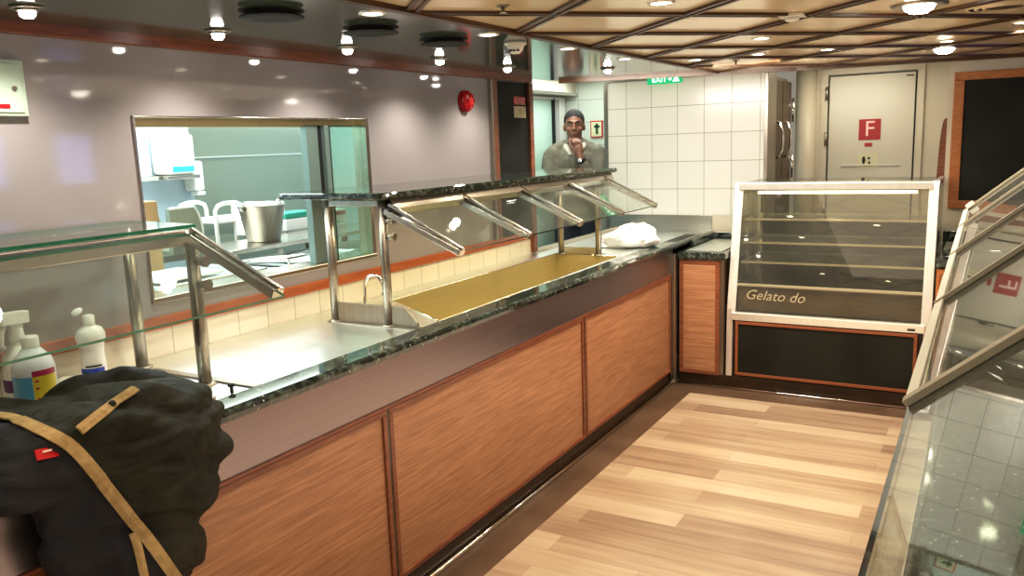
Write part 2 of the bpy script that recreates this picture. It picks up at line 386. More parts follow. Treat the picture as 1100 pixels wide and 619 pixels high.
# 45 degree lattice of battens
bm = nbm()
def ymax(x):
    for (x0, y0), (x1, y1) in zip(edge, edge[1:]):
        if x0 <= x <= x1: return y0+(y1-y0)*(x-x0)/(x1-x0)
    return 5
def clipline(s, k):   # y = k + s*x inside the lattice area
    pts = []
    n = 400
    for i in range(n+1):
        x = XS+(2.5-XS)*i/n; y = k+s*x
        if -1.8 <= y <= ymax(x): pts.append((x, y))
    return (pts[0], pts[-1]) if len(pts) > 3 else None
for j in range(-8, 9):
    for s, k in ((1, 3.51+.625*j), (-1, 1.80+.627*j)):
        e = clipline(s, k)
        if not e: continue
        (x0, y0), (x1, y1) = e; d = Vector((x1-x0, y1-y0, 0)).normalized(); nrm = Vector((-d.y, d.x, 0))
        z = ZC-.004
        bar(bm, (x0, y0, z+.002), (x1, y1, z+.002), .040, .006, (0, 0, 1), 1)
        for a in (-.0145, .0145):
            o = nrm*a; bar(bm, (x0+o.x, y0+o.y, z-.001), (x1+o.x, y1+o.y, z-.001), .013, .009, (0, 0, 1), 0)
struct('trim_4', bm, [M['batten'], M['battenline']])

# left wall with the kitchen hatch
WY0, WY1, WZ0, WZ1 = 1.745, 2.925, 1.115, 1.735
bm = nbm(); W = .07
box(bm, XW-W, XW, -2.2, WY0, 1.068, ZC); box(bm, XW-W, XW, WY1, 4.43, 1.068, ZC)
box(bm, XW-W, XW, WY0, WY1, 1.068, WZ0); box(bm, XW-W, XW, WY0, WY1, WZ1, ZC)
struct('wall_left', bm, M['laminate'])
bm = nbm(); box(bm, XW-W, XW-.001, -2.2, 4.43, 0, 1.03); struct('wall_left_lower', bm, M['tilec'])
bm = nbm(); box(bm, XW-W+.01, XW+.012, -2.2, 4.43, 1.028, 1.07); struct('trim_5', bm, M['rail'], bev=.003)
bm = nbm(); box(bm, XW-W, XW+.022, -2.2, 4.45, 1.955, 1.998); struct('trim_6', bm, M['trimwood'], bev=.003)
# thin vertical joints in the laminate
bm = nbm()
for y in (.35,): box(bm, XW, XW+.0008, y-.0015, y+.0015, 1.07, 1.955)
struct('trim_7', bm, M['black'])

# back wall with white tiles, steel upstand, strip above
bm = nbm(); box(bm, -2.52, -1.352, YT, YT+.1, CT+.11, 2.028); struct('wall_back', bm, M['tilew'])
bm = nbm(); box(bm, -2.52, -1.352, YT+.005, YT+.1, 0, CT+.11); box(bm, -2.52, -1.352, YT+.003, YT+.1, 2.03, 2.17); struct('wall_back_strip', bm, M['cream'])
bm = nbm(); box(bm, -2.545, -2.515, YT-.006, YT+.104, 0, 2.04); box(bm, -2.545, -1.35, YT-.008, YT-.0005, 2.022, 2.036); struct('trim_8', bm, M['steelz'])
# corridor behind the serving area
bm = nbm(); box(bm, -3.45, -2.3, 6.8, 6.9, 0, 2.17); struct('wall_corridor', bm, M['tilek'])
bm = nbm(); box(bm, -3.27, -3.20, 4.5, 6.8, 2.02, 2.17); struct('wall_lintel', bm, M['cream'])
bm = nbm(); box(bm, -3.28, -3.185, 4.5, 6.8, 1.998, 2.022); struct('trim_9', bm, M['steelx'])
bm = nbm(); box(bm, -3.45, -3.36, 4.5, 6.8, 0, 2.17); struct('wall_corridor_left', bm, M['cream'])
d = thing('door_1', (-3.34, 5.9, 0), 'pale mint green corridor door beside the man', 'door'); d['kind'] = 'structure'
bm = nbm(); box(bm, -3.355, -3.33, 4.7, 6.57, 0, 1.965); link('door_leaf', bm, M['cyandoor'], d, .004)
bm = nbm(); box(bm, -3.355, -3.30, 6.57, 6.575, 0, 1.98); box(bm, -3.355, -3.345, 6.575, 6.66, 0, 1.98); link('door_gap', bm, M['black'], d)
bm = nbm(); box(bm, -3.355, -3.30, 6.67, 6.78, 0, 1.99); box(bm, -3.355, -3.31, 4.7, 6.67, 1.965, 1.99); link('door_frame', bm, M['white'], d, .003)
bm = nbm(); tube(bm, [(-3.33, 6.50, 1.0), (-3.28, 6.50, 1.0), (-3.28, 6.40, 1.0)], .01, 10); link('door_handle', bm, M['chrome'], d)

# far wall with the cream F door
bm = nbm(); box(bm, -1.36, 3, 7.0, 7.1, 0, 2.17); struct('wall_far', bm, M['cream'])
bm = nbm(); lathe(bm, [(.075, 0), (.075, 2.17)], (-1.27, 6.99, 0), 28); struct('trim_10', bm, M['cream'])
d = thing('door_2', (-.80, 6.99, 0), 'cream steel door marked with a red F sign', 'door'); d['kind'] = 'structure'
bm = nbm(); box(bm, -1.10, -.495, 6.975, 7.0, 0, 2.025); link('door_leaf', bm, M['creamdoor'], d, .004)
bm = nbm(); box(bm, -1.108, -.487, 6.985, 7.0, 0, 2.033); link('door_gap', bm, M['black'], d)
bm = nbm()
for a in ((-1.16, -1.112), (-.483, -.435)): box(bm, a[0], a[1], 6.975, 7.0, 0, 2.039)
box(bm, -1.16, -.435, 6.975, 7.0, 2.04, 2.08); link('door_frame', bm, M['cream'], d)
for z in (1.90, 1.55, 1.0):
    bm = nbm(); tube(bm, [(-1.118, 6.965, z-.05), (-1.118, 6.965, z+.05)], .011, 10); link('hinge', bm, M['steelz'], d)
bm = nbm(); box(bm, -.56, -.51, 6.968, 6.976, 1.995, 2.003); link('door_contact', bm, M['black'], d)
bm = nbm(); box(bm, -1.0, -.58, 6.966, 6.975, 1.33, 1.345); link('door_rib', bm, M['creamdoor'], d, .003)
s = thing('fire_zone_sign', (-.80, 6.974, 1.53), 'square dark red sign with a thin white letter F on the cream door', 'sign')
bm = nbm(); box(bm, -.877, -.722, 6.970, 6.974, 1.533, 1.690); link('sign_plate', bm, M['signred'], s)
bm = nbm(); text(bm, 'F', (-.80, 6.9695, 1.612), (1, 0, 0), (0, 0, 1), .165); link('lettering', bm, M['pinkwhite'], s)
s = thing('warning_plate', (-.80, 6.974, 1.48), 'tiny dark red plate just below the red F sign', 'sign')
bm = nbm(); box(bm, -.832, -.778, 6.970, 6.974, 1.483, 1.51); link('plate', bm, M['signred'], s)
s = thing('pictogram_sticker', (-.81, 6.974, 1.30), 'pale yellow pictogram sticker low on the cream door', 'sticker')
bm = nbm(); box(bm, -.875, -.735, 6.972, 6.974, 1.31, 1.43); link('sticker_sheet', bm, M['notice'], s)
bm = nbm(); ellipsoid(bm, (-.835, 6.9715, 1.378), (.012, .0015, .030), u=12, v=8); box(bm, -.806, -.790, 6.9705, 6.972, 1.385, 1.40); ellipsoid(bm, (-.795, 6.9715, 1.358), (.008, .0015, .010), u=10, v=6); link('pictogram', bm, M['black'], s)

# projecting wall with the framed chalkboard on the right
bm = nbm(); box(bm, -.232, 3, YT+.02, 7.0, 0, 2.17); struct('wall_right_return', bm, M['cream'])
s = thing('framed_chalkboard', (.30, YT, 1.10), 'black chalkboard in a wide orange wood frame on the right wall', 'chalkboard')
bm = nbm(); box(bm, -.15, 1.0, YT+.002, YT+.018, 1.14, 1.90); link('board', bm, M['blackboard'], s)
bm = nbm()
box(bm, -.205, 1.05, YT-.012, YT+.02, 1.885, 1.935); box(bm, -.205, 1.05, YT-.012, YT+.02, 1.10, 1.15)
box(bm, -.205, -.145, YT-.012, YT+.02, 1.15, 1.885); box(bm, .99, 1.05, YT-.012, YT+.02, 1.15, 1.885); link('frame', bm, M['orangeframe'], s, .004)
# curved brown coat rail edge seen left of the return wall
bm = nbm(); n = 14
arc = [(-.242-.036*math.sin(.5*PI*i/n)**.8, YT+.03, 1.66-.56*(1-math.cos(.5*PI*i/n))) for i in range(n+1)]
extrude_poly(bm, [(-.2325, YT+.03, 1.66)]+arc+[(-.2325, YT+.03, 1.10)], (0, .03, 0))
tag(link('curved_wood_edging', bm, M['trimwood']), 'dark brown curved wooden edging on the wall end beside the cream door', 'edging')

# blue lit screens on the right wall, mirrored in the glossy laminate and the steel
for k, (a, b_) in enumerate(((4.72, 5.10), (3.9, 4.26))):
    s = thing('menu_screen', (2.88, (a+b_)/2, 1.37), ['blue lit wall screen on the right wall, nearer the back of the room', 'blue lit wall screen on the right wall, nearer the viewer'][k], 'screen')
    bm = nbm(); box(bm, 2.86, 2.9, a, b_, 1.35, 1.85); link('housing', bm, M['black'], s, .004)
    bm = nbm(); box(bm, 2.856, 2.86, a+.012, b_-.012, 1.362, 1.838); link('display', bm, M['screen'], s)
# unseen rest of the room: closes the light in
bm = nbm(); box(bm, 2.9, 3, -2.2, 7, 0, 2.1); struct('wall_right', bm, M['cream'])
bm = nbm(); box(bm, -2.5, 3, -2.3, -2.2, 0, 2.1); struct('wall_front', bm, M['cream'])

# ------------------------------------------------------------------ kitchen seen through the hatch
bm = nbm(); box(bm, -4.1, -4.0, .2, 3.27, 0, 2.4); box(bm, -4.1, XW-W, .1, .2, 0, 2.4); struct('wall_kitchen', bm, M['kitchwall'])
bm = nbm(); box(bm, -4.1, -4.0, 3.27, 4.5, 0, 2.4); struct('wall_kitchen_steel', bm, M['kitchsteel'])
bm = nbm(); box(bm, -4.0, XW-W, 4.40, 4.5, 0, 2.4); struct('wall_kitchen_end', bm, M['kitchwall'])
bm = nbm(); box(bm, -4.1, XW-W, .1, 4.5, 2.4, 2.43); struct('ceiling_kitchen', bm, M['white'])
bm = nbm(); box(bm, -3.998, -3.99, 3.27, 4.4, 1.585, 1.592); struct('trim_11', bm, M['alu'])
s = thing('kitchen_strip_light', (-3.9, 3.4, 1.83), 'bright white strip light high on the steel kitchen wall', 'light')
bm = nbm(); box(bm, -3.99, -3.90, .4, 4.3, 1.80, 1.90); link('diffuser', bm, M['kitchlight'], s, .01)
bm = nbm(); box(bm, -4.0, -3.90, .4, 4.3, 1.90, 1.92); link('housing', bm, M['white'], s)

d = thing('window_1', (XW, 2.33, WZ0), 'kitchen serving hatch with steel frame and sliding glass', 'window'); d['kind'] = 'structure'
bm = nbm(); f = .016
box(bm, XW-W, XW+.006, WY0, WY1, WZ1-.006, WZ1); box(bm, XW-W-.06, XW+.008, WY0, WY1, WZ0, WZ0+.018)
box(bm, XW-W, XW+.006, WY0, WY0+.010, WZ0, WZ1); box(bm, XW-W, XW+.006, WY1-.022, WY1, WZ0, WZ1); link('window_frame', bm, M['steel'], d, .002)
bm = nbm(); box(bm, XW-W, XW-W+.02, WY0+.01, WY1-.022, WZ1-.035, WZ1-.006); link('header_strip', bm, M['goldtint'], d)
bm = nbm(); box(bm, XW-.058, XW-.035, 2.635, 2.66, WZ0+.018, WZ1-.03); box(bm, XW-.045, XW-.02, 2.69, 2.70, WZ0+.018, WZ1-.03); link('sash_bar', bm, M['black'], d)
bm = nbm(); box(bm, XW-.066, XW-.030, 2.57, 2.636, WZ0+.018, WZ1-.03); box(bm, XW-.05, XW-.015, 2.662, 2.689, WZ0+.018, WZ1-.03); link('sash_stile', bm, M['sash'], d, .003)
bm = nbm(); pane(bm, [(XW-.035, 2.68, WZ0+.018), (XW-.035, WY1-.02, WZ0+.018), (XW-.035, WY1-.02, WZ1-.03), (XW-.035, 2.68, WZ1-.03)], .005); link('glass_pane', bm, [M['glassk'], M['glassedge']], d)

KT = 1.09
s = thing('kitchen_worktop', (-2.85, 2.4, 0), 'stainless kitchen worktop behind the serving hatch', 'worktop')
bm = nbm(); box(bm, -3.15, XW-W-.005, .8, 4.2, KT-.03, KT); link('top', bm, M['worktop'], s, .004)
bm = nbm(); box(bm, -3.10, XW-W-.03, .85, 4.15, .1, KT-.031); link('cabinet', bm, M['steelx'], s)
s = thing('raised_pass_shelf', (-3.05, 2.8, KT), 'narrow raised steel shelf carrying the bucket in the kitchen', 'shelf')
bm = nbm(); box(bm, -3.16, -2.84, 2.49, 3.9, 1.165, 1.185); link('shelf_board', bm, M['steelx'], s, .003)
for y in (2.56, 2.83, 3.7):
    bm = nbm(); tube(bm, [(-2.9, y, KT), (-2.9, y, 1.166)], .014, 12); link('leg', bm, M['alu'], s)
s = thing('steel_bucket', (-3.0, 2.83, 1.185), 'tapered stainless steel bucket standing on the raised kitchen shelf', 'bucket')
bm = nbm(); c = (-3.0, 2.83, 1.185); lathe(bm, [(.073, 0), (.078, .003), (.108, .165), (.112, .168), (.112, .173), (.106, .173), (.076, .01), (.0, .008)], c, 36, caps=False); lathe(bm, [(.073, 0), (.0001, 0)], c, 36, caps=False); link('pail', bm, M['steelz'], s)
for a in (-1, 1):
    bm = nbm(); y = c[1]+a*.115; tube(bm, [(c[0], y-a*.01, 1.335), (c[0], y+a*.012, 1.345), (c[0], y+a*.012, 1.365), (c[0], y-a*.01, 1.372)], .006, 8); link('ear', bm, M['chrome'], s)
bm = nbm(); pts = [(c[0]-.115*math.sin(PI*i/12), c[1]-.112*math.cos(PI*i/12), 1.356+.012*math.sin(PI*i/12)) for i in range(13)]; tube(bm, pts, .003, 8); link('handle', bm, M['chrome'], s)

# dispensers on the kitchen wall
s = thing('paper_towel_dispenser', (-3.93, 3.1, 1.50), 'white paper towel dispenser with a blue stripe on the kitchen wall', 'dispenser')
bm = nbm(); box(bm, -3.998, -3.86, 3.00, 3.19, 1.50, 1.72); link('case', bm, M['white'], s, .02)
bm = nbm(); box(bm, -3.862, -3.858, 3.03, 3.17, 1.515, 1.545); link('stripe', bm, M['sblue'], s)
bm = nbm(); box(bm, -3.998, -3.85, 2.98, 3.20, 1.475, 1.497); link('chute', bm, M['steelx'], s, .004)
s = thing('soap_dispenser', (-3.95, 3.25, 1.38), 'small white soap dispenser right of the towel dispenser', 'dispenser')
bm = nbm(); box(bm, -3.998, -3.90, 3.20, 3.27, 1.40, 1.57); link('case', bm, M['white'], s, .015)
bm = nbm(); box(bm, -3.96, -3.89, 3.21, 3.26, 1.375, 1.398); link('lever', bm, M['white'], s, .005)
s = thing('wall_box', (-3.97, 2.92, 1.50), 'small white box fixed left of the towel dispenser', 'box')
bm = nbm(); box(bm, -3.998, -3.93, 2.86, 2.95, 1.50, 1.60); link('case', bm, M['white'], s, .008)
bm = nbm(); box(bm, -3.998, -3.90, 2.85, 2.965, 1.475, 1.497); link('ledge', bm, M['alu'], s)
bm = nbm(); box(bm, -3.12, -2.98, 2.15, 2.245, KT, 1.42); box(bm, -3.115, -2.985, 2.155, 2.24, 1.418, 1.422)
tag(link('cardboard_carton', bm, M['card'], bev=.003), 'tall brown cardboard carton at the left end of the hatch', 'carton')
# rounded grey bus bins
def bin_(x, y, z, L_, h, label):
    s = thing('dish_bin', (x, y, z), label, 'bin', 'grey dish bins')
    bm = nbm(); n = 12; prof = [(0, 0), (L_, 0), (L_, h*.3)] + [(L_*(.72+.28*math.cos(PI/2*i/n)), h*.3+h*.7*math.sin(PI/2*i/n)) for i in range(1, n+1)] + [(0, h)]
    extrude_poly(bm, [(x, y+a, z+b_) for a, b_ in prof], (-.03, 0, 0)); extrude_poly(bm, [(x-.30, y+a, z+b_) for a, b_ in prof], (-.03, 0, 0))
    box(bm, x-.30, x-.03, y, y+L_, z, z+.012); link('side_plate', bm, M['kitchsteel'], s)
    bm = nbm(); pts = [(x, y+a, z+b_) for a, b_ in prof[2:]]; tube(bm, pts, .006, 8, True); link('rim', bm, M['alu'], s)
bin_(-3.44, 2.44, 1.15, .10, .19, 'small rounded grey dish bin nearer the carton')
bin_(-3.28, 2.53, 1.15, .18, .21, 'larger rounded grey dish bin left of the white trolley')
bm = nbm(); box(bm, -3.8, -3.25, 2.3, 3.9, 1.12, 1.149); tube(bm, [(-3.35, 2.4, 0), (-3.35, 2.4, 1.1)], .02); tube(bm, [(-3.35, 3.8, 0), (-3.35, 3.8, 1.1)], .02); tube(bm, [(-3.65, 2.4, 0), (-3.65, 2.4, 1.1)], .02); tube(bm, [(-3.65, 3.8, 0), (-3.65, 3.8, 1.1)], .02)
tag(link('steel_sink_table', bm, M['steelx']), 'steel table under the dish bins deeper in the kitchen', 'table')
s = thing('white_trolley', (-3.5, 3.1, 1.15), 'white trolley rack with curved tube rails behind the bucket', 'trolley')
bm = nbm(); box(bm, -3.66, -3.36, 2.88, 3.42, 1.255, 1.272); link('deck', bm, M['white'], s, .004)
for x in (-3.37, -3.65):
    bm = nbm(); tube(bm, [(x, 2.87, 1.15), (x, 2.87, 1.32), (x, 2.89, 1.345), (x, 2.93, 1.355), (x, 3.00, 1.355), (x, 3.04, 1.34), (x, 3.05, 1.31), (x, 3.05, 1.27)], .011, 10); link('rail', bm, M['white'], s)
for y in (3.00, 3.36):
    bm = nbm(); tube(bm, [(-3.38, y, 1.15), (-3.38, y, 1.256)], .010, 10); link('leg', bm, M['white'], s)
def pack(x, y, z, w, h, d_, col, lab, stripe=None):
    s = thing('food_package', (x, y, z), lab, 'package', 'packages on the kitchen shelf')
    bm = nbm(); box(bm, x-d_, x, y, y+w, z, z+h); link('carton', bm, col, s, .006)
    if stripe:
        bm = nbm(); box(bm, x, x+.002, y+.004, y+w-.004, z+h*stripe[0], z+h*stripe[1]); link('stripe', bm, stripe[2], s)
pack(-3.22, 2.98, 1.186, .16, .07, .14, M['white'], 'white package with a dark blue base left of the bucket', (.0, .45, M['bluelbl']))
pack(-3.20, 3.18, 1.186, .24, .065, .16, M['white'], 'plain white package right of the bucket')
pack(-3.20, 3.18, 1.252, .23, .03, .15, M['teal'], 'flat teal green tray lying on the white package')
pack(-3.40, 3.12, 1.273, .26, .06, .14, M['white'], 'white package with a red band on top of the trolley', (.4, .7, M['red']))
pack(-3.24, 3.48, 1.186, .22, .08, .14, M['white'], 'white package with a red band near the sash', (.6, .85, M['red']))

# trays and racks on the worktop behind the sill
def tray(x, y, z, a, b_, rot, label, t=.009):
    s = thing('steel_tray', (x, y, z), label, 'tray', 'steel trays behind the hatch sill')
    bm = nbm(); c, sn = math.cos(rot), math.sin(rot)
    P = lambda u, v, w: (x+u*c-v*sn, y+u*sn+v*c, z+w)
    o = [(-a, -b_), (a, -b_), (a, b_), (-a, b_)]; i_ = [(-a+.012, -b_+.012), (a-.012, -b_+.012), (a-.012, b_-.012), (-a+.012, b_-.012)]
    V = [[bm.verts.new(P(u, v, w)) for u, v in q] for q, w in ((i_, 0), (o, 0), (o, t), (i_, t), (i_, .003))]
    for r0, r1 in zip(V, V[1:]):
        for k in range(4): bm.faces.new((r0[k], r0[(k+1) % 4], r1[(k+1) % 4], r1[k]))
    bm.faces.new(V[0]); bm.faces.new(V[-1]); link('tray', bm, M['worktop'], s, .002)
    return s
for k, (x, y, dx, r) in enumerate(((-2.80, 2.20, 0, .02), (-2.78, 2.19, 0, -.05), (-2.81, 2.21, 0, .04), (-2.79, 2.20, 0, 0))):
    tray(x, y, KT+.001+k*.0095, .19, .26, r, ['lowest steel tray in the stack at the left of the hatch', 'second steel tray up in the left stack', 'third steel tray up in the left stack', 'topmost steel tray in the left stack'][k])
for k, (x, y, r) in enumerate(((-2.72, 2.80, .12), (-2.73, 2.82, .02), (-2.71, 2.84, .18))):
    tray(x, y, KT+.001+k*.0135, .13, .20, r, ['lowest tray of the loose pile below the sash', 'middle tray of the loose pile below the sash', 'top tray of the loose pile below the sash'][k])
bm = nbm(); box(bm, -2.93, -2.66, 1.98, 2.28, KT+.042, KT+.052); tag(link('white_cutting_board', bm, M['white'], bev=.004), 'bright white cutting board lying on the left tray stack', 'cutting board')
s = thing('wire_rack', (-2.62, 2.54, KT), 'chromed wire grill rack leaning over behind the hatch sill', 'rack')
bm = nbm()
for i in range(9): tube(bm, [(-2.80, 2.47+.02*i, KT+.045), (-2.50, 2.49+.02*i, KT+.075)], .0028, 6)
link('wires', bm, M['chrome'], s)
bm = nbm(); q = [(-2.80, 2.46, KT+.045), (-2.50, 2.48, KT+.075), (-2.50, 2.66, KT+.075), (-2.80, 2.64, KT+.045)]
tube(bm, q+q[:1], .005, 8)
for p in q: tube(bm, [p, (p[0], p[1], KT)], .004, 6)
link('rim', bm, M['chrome'], s)
for k, y in enumerate((1.83, 1.872)):
    bm = nbm(); tube(bm, [(-2.50, y, KT+.02+k*.002), (-2.90, y+.02, KT+.02)], .018 if k == 0 else .012, 14)
    tag(link('steel_tube', bm, M['steelz']), ['thick steel tube end poking out at the hatch corner', 'thinner steel tube beside the thick one at the hatch corner'][k], 'tube')
bm = nbm(); box(bm, -2.585, -2.50, 1.92, 2.45, KT+.001, KT+.02); tag(link('wooden_strip', bm, M['card'], bev=.002), 'long narrow brown strip lying behind the hatch sill', 'strip')
# ------------------------------------------------------------------ serving counter, long run
s = thing('serving_counter', (XF-.3, 2.6, 0), 'long serving counter front with orange wood panels and steel fascia', 'counter')
Y0, Y1 = .60, 5.085
bm = nbm(); box(bm, XW+.01, XF-.02, Y0, 5.85, .10, CT-.035); 
for v in bm.verts:
    pass
link('carcass', bm, M['plinth'], s) if False else bm.free()
# carcass as a ring so that the sunk well has room
bm = nbm(); box(bm, XF-.04, XF-.02, Y0, Y1, .085, .90); box(bm, XW+.01, XW+.03, Y0, 5.85, 0, .90); box(bm, XW+.03, XF-.04, Y0, Y0+.02, .0, .90); box(bm, XW+.03, -1.70, 5.83, 5.85, 0, .86)
link('carcass', bm, M['plinth'], s)
bm = nbm(); box(bm, XF-.02, XF, Y0, Y1, .735, .905); link('fascia', bm, M['fascia'], s, .002)
bm = nbm(); box(bm, XF-.019, XF+.006, Y0, Y1, .728, .738); link('fascia_lip', bm, M['trimwood'], s)
ys = [.62, 2.115, 3.71, 5.045]
for a, b_ in zip(ys, ys[1:]):
    p = None
    bm = nbm(); box(bm, XF-.018, XF-.006, a+.025, b_-.025, .105, .708); p = link('wood_panel', bm, M['panel'], s, .002)
    bm = nbm()
    box(bm, XF-.02, XF+.003, a+.006, b_-.006, .706, .726); box(bm, XF-.02, XF+.003, a+.006, b_-.006, .088, .107)
    box(bm, XF-.02, XF+.003, a+.006, a+.027, .107, .706); box(bm, XF-.02, XF+.003, b_-.027, b_-.006, .107, .706); link('panel_frame', bm, M['trimwood'], p, .002)
bm = nbm(); box(bm, XF-.02, XF-.016, Y0, Y1, .085, .73); link('backing', bm, M['plinth'], s)
for y in ys[1:3]:
    bm = nbm(); box(bm, XF-.002, XF+.001, y-.006, y+.006, .09, .728); link('panel_joint', bm, M['plinth'], s)
bm = nbm(); box(bm, XF-.03, XF-.012, Y0, Y1, 0, .085); link('plinth', bm, M['plinth'], s)
bm = nbm(); tube(bm, [(XF+.001, Y0, .012), (XF+.001, Y1, .012)], .010, 10); link('kick_rail', bm, M['chrome'], s)
bm = nbm(); box(bm, XF-.005, XF+.028, 5.045, 5.09, .0, .87); link('corner_post', bm, M['steelz'], s, .004)

s = thing('counter_top', (XF-.3, 2.6, .9), 'steel counter top edged in black granite with a deep sunk well', 'countertop')
bm = nbm()
# rounded granite nosing along the front
prof = [(-1.80, CT-.03), (-1.712, CT-.03), (-1.700, CT-.022), (-1.697, CT-.008), (-1.703, CT+.004), (-1.715, CT+.008), (-1.80, CT+.008)]
extrude_poly(bm, [(x, Y0, z) for x, z in prof], (0, 5.56-Y0, 0))
link('granite_edge', bm, M['granite'], s)
H = [(-2.275, 2.86), (-1.812, 2.565), (-1.835, 4.44), (-2.255, 4.46)]   # well mouth
HZ = CT+.002
bm = nbm()
O = [(XW+.002, 1.66), (-1.80, 1.66), (-1.80, 5.56), (XW+.002, 5.56)]
Hv = [(-2.275, 2.86), (-1.812, 2.565), (-1.835, 4.44), (-2.255, 4.46)]
for i in range(4):
    a, b_, c_, d_ = O[i], O[(i+1) % 4], Hv[(i+1) % 4], Hv[i]
    extrude_poly(bm, [(a[0], a[1], HZ-.02), (b_[0], b_[1], HZ-.02), (c_[0], c_[1], HZ-.02), (d_[0], d_[1], HZ-.02)], (0, 0, .02))
box(bm, XW+.002, -1.70, 5.56, YT-.002, HZ-.02, HZ)
link('steel_sheet', bm, M['worktop'], s)
bm = nbm(); zb = CT-.23
top = [bm.verts.new((x, y, HZ-.001)) for x, y in Hv]; bot = [bm.verts.new((x+(.01 if x < -2 else -.01), y+(.01 if y < 3 else -.01), zb)) for x, y in Hv]
for i in range(4): bm.faces.new((top[i], top[(i+1) % 4], bot[(i+1) % 4], bot[i]))
bm.faces.new(bot); link('well', bm, M['goldtint'], s)
bm = nbm(); q = [Vector((x, y, HZ)) for x, y in Hv]
for i in range(4): tube(bm, [q[i], q[(i+1) % 4]], .0035, 8)
link('well_rim', bm, M['chrome'], s)
bm = nbm(); box(bm, XW+.004, XW+.014, 4.43, YT-.005, HZ, HZ+.03); box(bm, -2.51, -1.71, YT-.012, YT-.002, HZ, HZ+.108); link('upstand', bm, M['steelx'], s, .002)
# second well near the camera, mostly under the jacket
bm = nbm(); box(bm, XW+.002, -1.80, Y0, Y0+.06, HZ-.02, HZ); box(bm, XW+.002, -2.28, Y0+.06, 1.66, HZ-.02, HZ); box(bm, -1.83, -1.80, Y0+.06, 1.66, HZ-.02, HZ)
box(bm, -2.28, -1.83, 1.50, 1.66, HZ-.02, HZ); link('steel_surround', bm, M['worktop'], s)
bm = nbm()
V = [(-2.28, Y0+.06), (-1.83, Y0+.06), (-1.83, 1.50), (-2.28, 1.50)]
top = [bm.verts.new((x, y, HZ-.001)) for x, y in V]; bot = [bm.verts.new((x, y, CT-.12)) for x, y in V]
for i in range(4): bm.faces.new((top[i], top[(i+1) % 4], bot[(i+1) % 4], bot[i]))
bm.faces.new(bot); link('shallow_well', bm, M['steelx'], s)
bm = nbm(); box(bm, -2.27, -1.80, 1.612, 1.640, HZ, HZ+.006); box(bm, -2.27, -1.83, 1.485, 1.500, HZ, HZ+.006); link('divider_strip', bm, M['steelz'], s, .001)
bm = nbm(); lathe(bm, [(.005, 0), (.005, .018), (.010, .019), (.010, .026), (.0, .027)], (-1.83, 1.555, HZ), 14, caps=False); link('knob', bm, M['black'], s)

# chrome gooseneck tap
s = thing('gooseneck_tap', (-2.127, 2.50, HZ), 'small chrome gooseneck tap behind the granite shelf post', 'tap')
bm = nbm(); pts = [(-2.127, 2.50, HZ)]
for i in range(5): pts.append((-2.127+.002*i, 2.50, HZ+.03*i+.01))
for i in range(1, 11):
    a = PI*i/10; pts.append((-2.072-.047*math.cos(a), 2.50, HZ+.13+.05*math.sin(a)))
pts.append((-2.025, 2.50, HZ+.115)); tube(bm, pts, .0065, 12); link('spout', bm, M['chrome'], s)
bm = nbm(); lathe(bm, [(.020, 0), (.020, .006), (.011, .012), (.011, .03), (.0, .03)], (-2.127, 2.50, HZ), 20, caps=False); link('base', bm, M['chrome'], s)
bm = nbm(); lathe(bm, [(.009, -.02), (.010, 0), (.007, .004)], (-2.025, 2.50, HZ+.118), 16); link('nozzle', bm, M['chrome'], s)

# ------------------------------------------------------------------ sneeze guard A, granite shelf on posts
s = thing('granite_shelf_guard', (-2.2, 3.4, HZ), 'long black granite shelf on steel posts with slanted glass over the well', 'sneeze guard')
def post(x, y, z0, z1, r, par):
    bm = nbm(); tube(bm, [(x, y, z0), (x, y, z1)], r, 20); lathe(bm, [(r*1.7, 0), (r*1.7, .004), (r*1.1, .008)], (x, y, z0), 20); return link('post', bm, M['steelz'], par)
for x, y in ((-2.218, 2.432), (-1.952, 2.432), (-2.218, 4.455), (-1.972, 4.455)): post(x, y, HZ, 1.412, .0175, s)
bm = nbm(); zs = 1.414; n = 8
cor = []; x0, x1, y0, y1, rr = -2.46, -1.90, 2.385, 4.62, .05
for cx_, cy_, a0 in ((x1-rr, y1-rr, 0), (x0+rr, y1-rr, PI/2), (x0+rr, y0+rr, PI), (x1-rr, y0+rr, 1.5*PI)):
    for i in range(n+1): a = a0+PI/2*i/n; cor.append((cx_+rr*math.cos(a), cy_+rr*math.sin(a)))
# profile rings for a bull nose
rings = []
for off, z in ((-.008, 0), (-.001, .004), (.001, .013), (-.001, .022), (-.008, .026)):
    cxm, cym = (x0+x1)/2, (y0+y1)/2
    rings.append([bm.verts.new((x+(1 if x > cxm else -1)*off, y+(1 if y > cym else -1)*off, zs+z)) for x, y in cor])
for a, b_ in zip(rings, rings[1:]):
    for k in range(len(cor)): bm.faces.new((a[k], a[(k+1) % len(cor)], b_[(k+1) % len(cor)], b_[k]))
bm.faces.new(list(reversed(rings[0]))); bm.faces.new(rings[-1]); link('granite_slab', bm, M['granitetop'], s)
bm = nbm(); box(bm, -2.235, -2.20, 2.42, 4.47, 1.385, zs); box(bm, -2.23, -1.945, 2.42, 2.445, 1.388, zs-.001); box(bm, -2.23, -1.965, 4.445, 4.47, 1.388, zs-.001); link('under_beam', bm, M['steelz'], s, .003)
bm = nbm(); extrude_poly(bm, [(-1.965, 2.45, zs-.0005), (-1.925, 2.45, zs-.0005), (-1.905, 2.45, zs-.035), (-1.925, 2.45, zs-.060), (-1.965, 2.45, zs-.060)], (0, 2.10, 0)); link('light_channel', bm, M['steel'], s, .002)
GA0, GA1 = (-1.925, 1.385), (-1.60, 1.232)
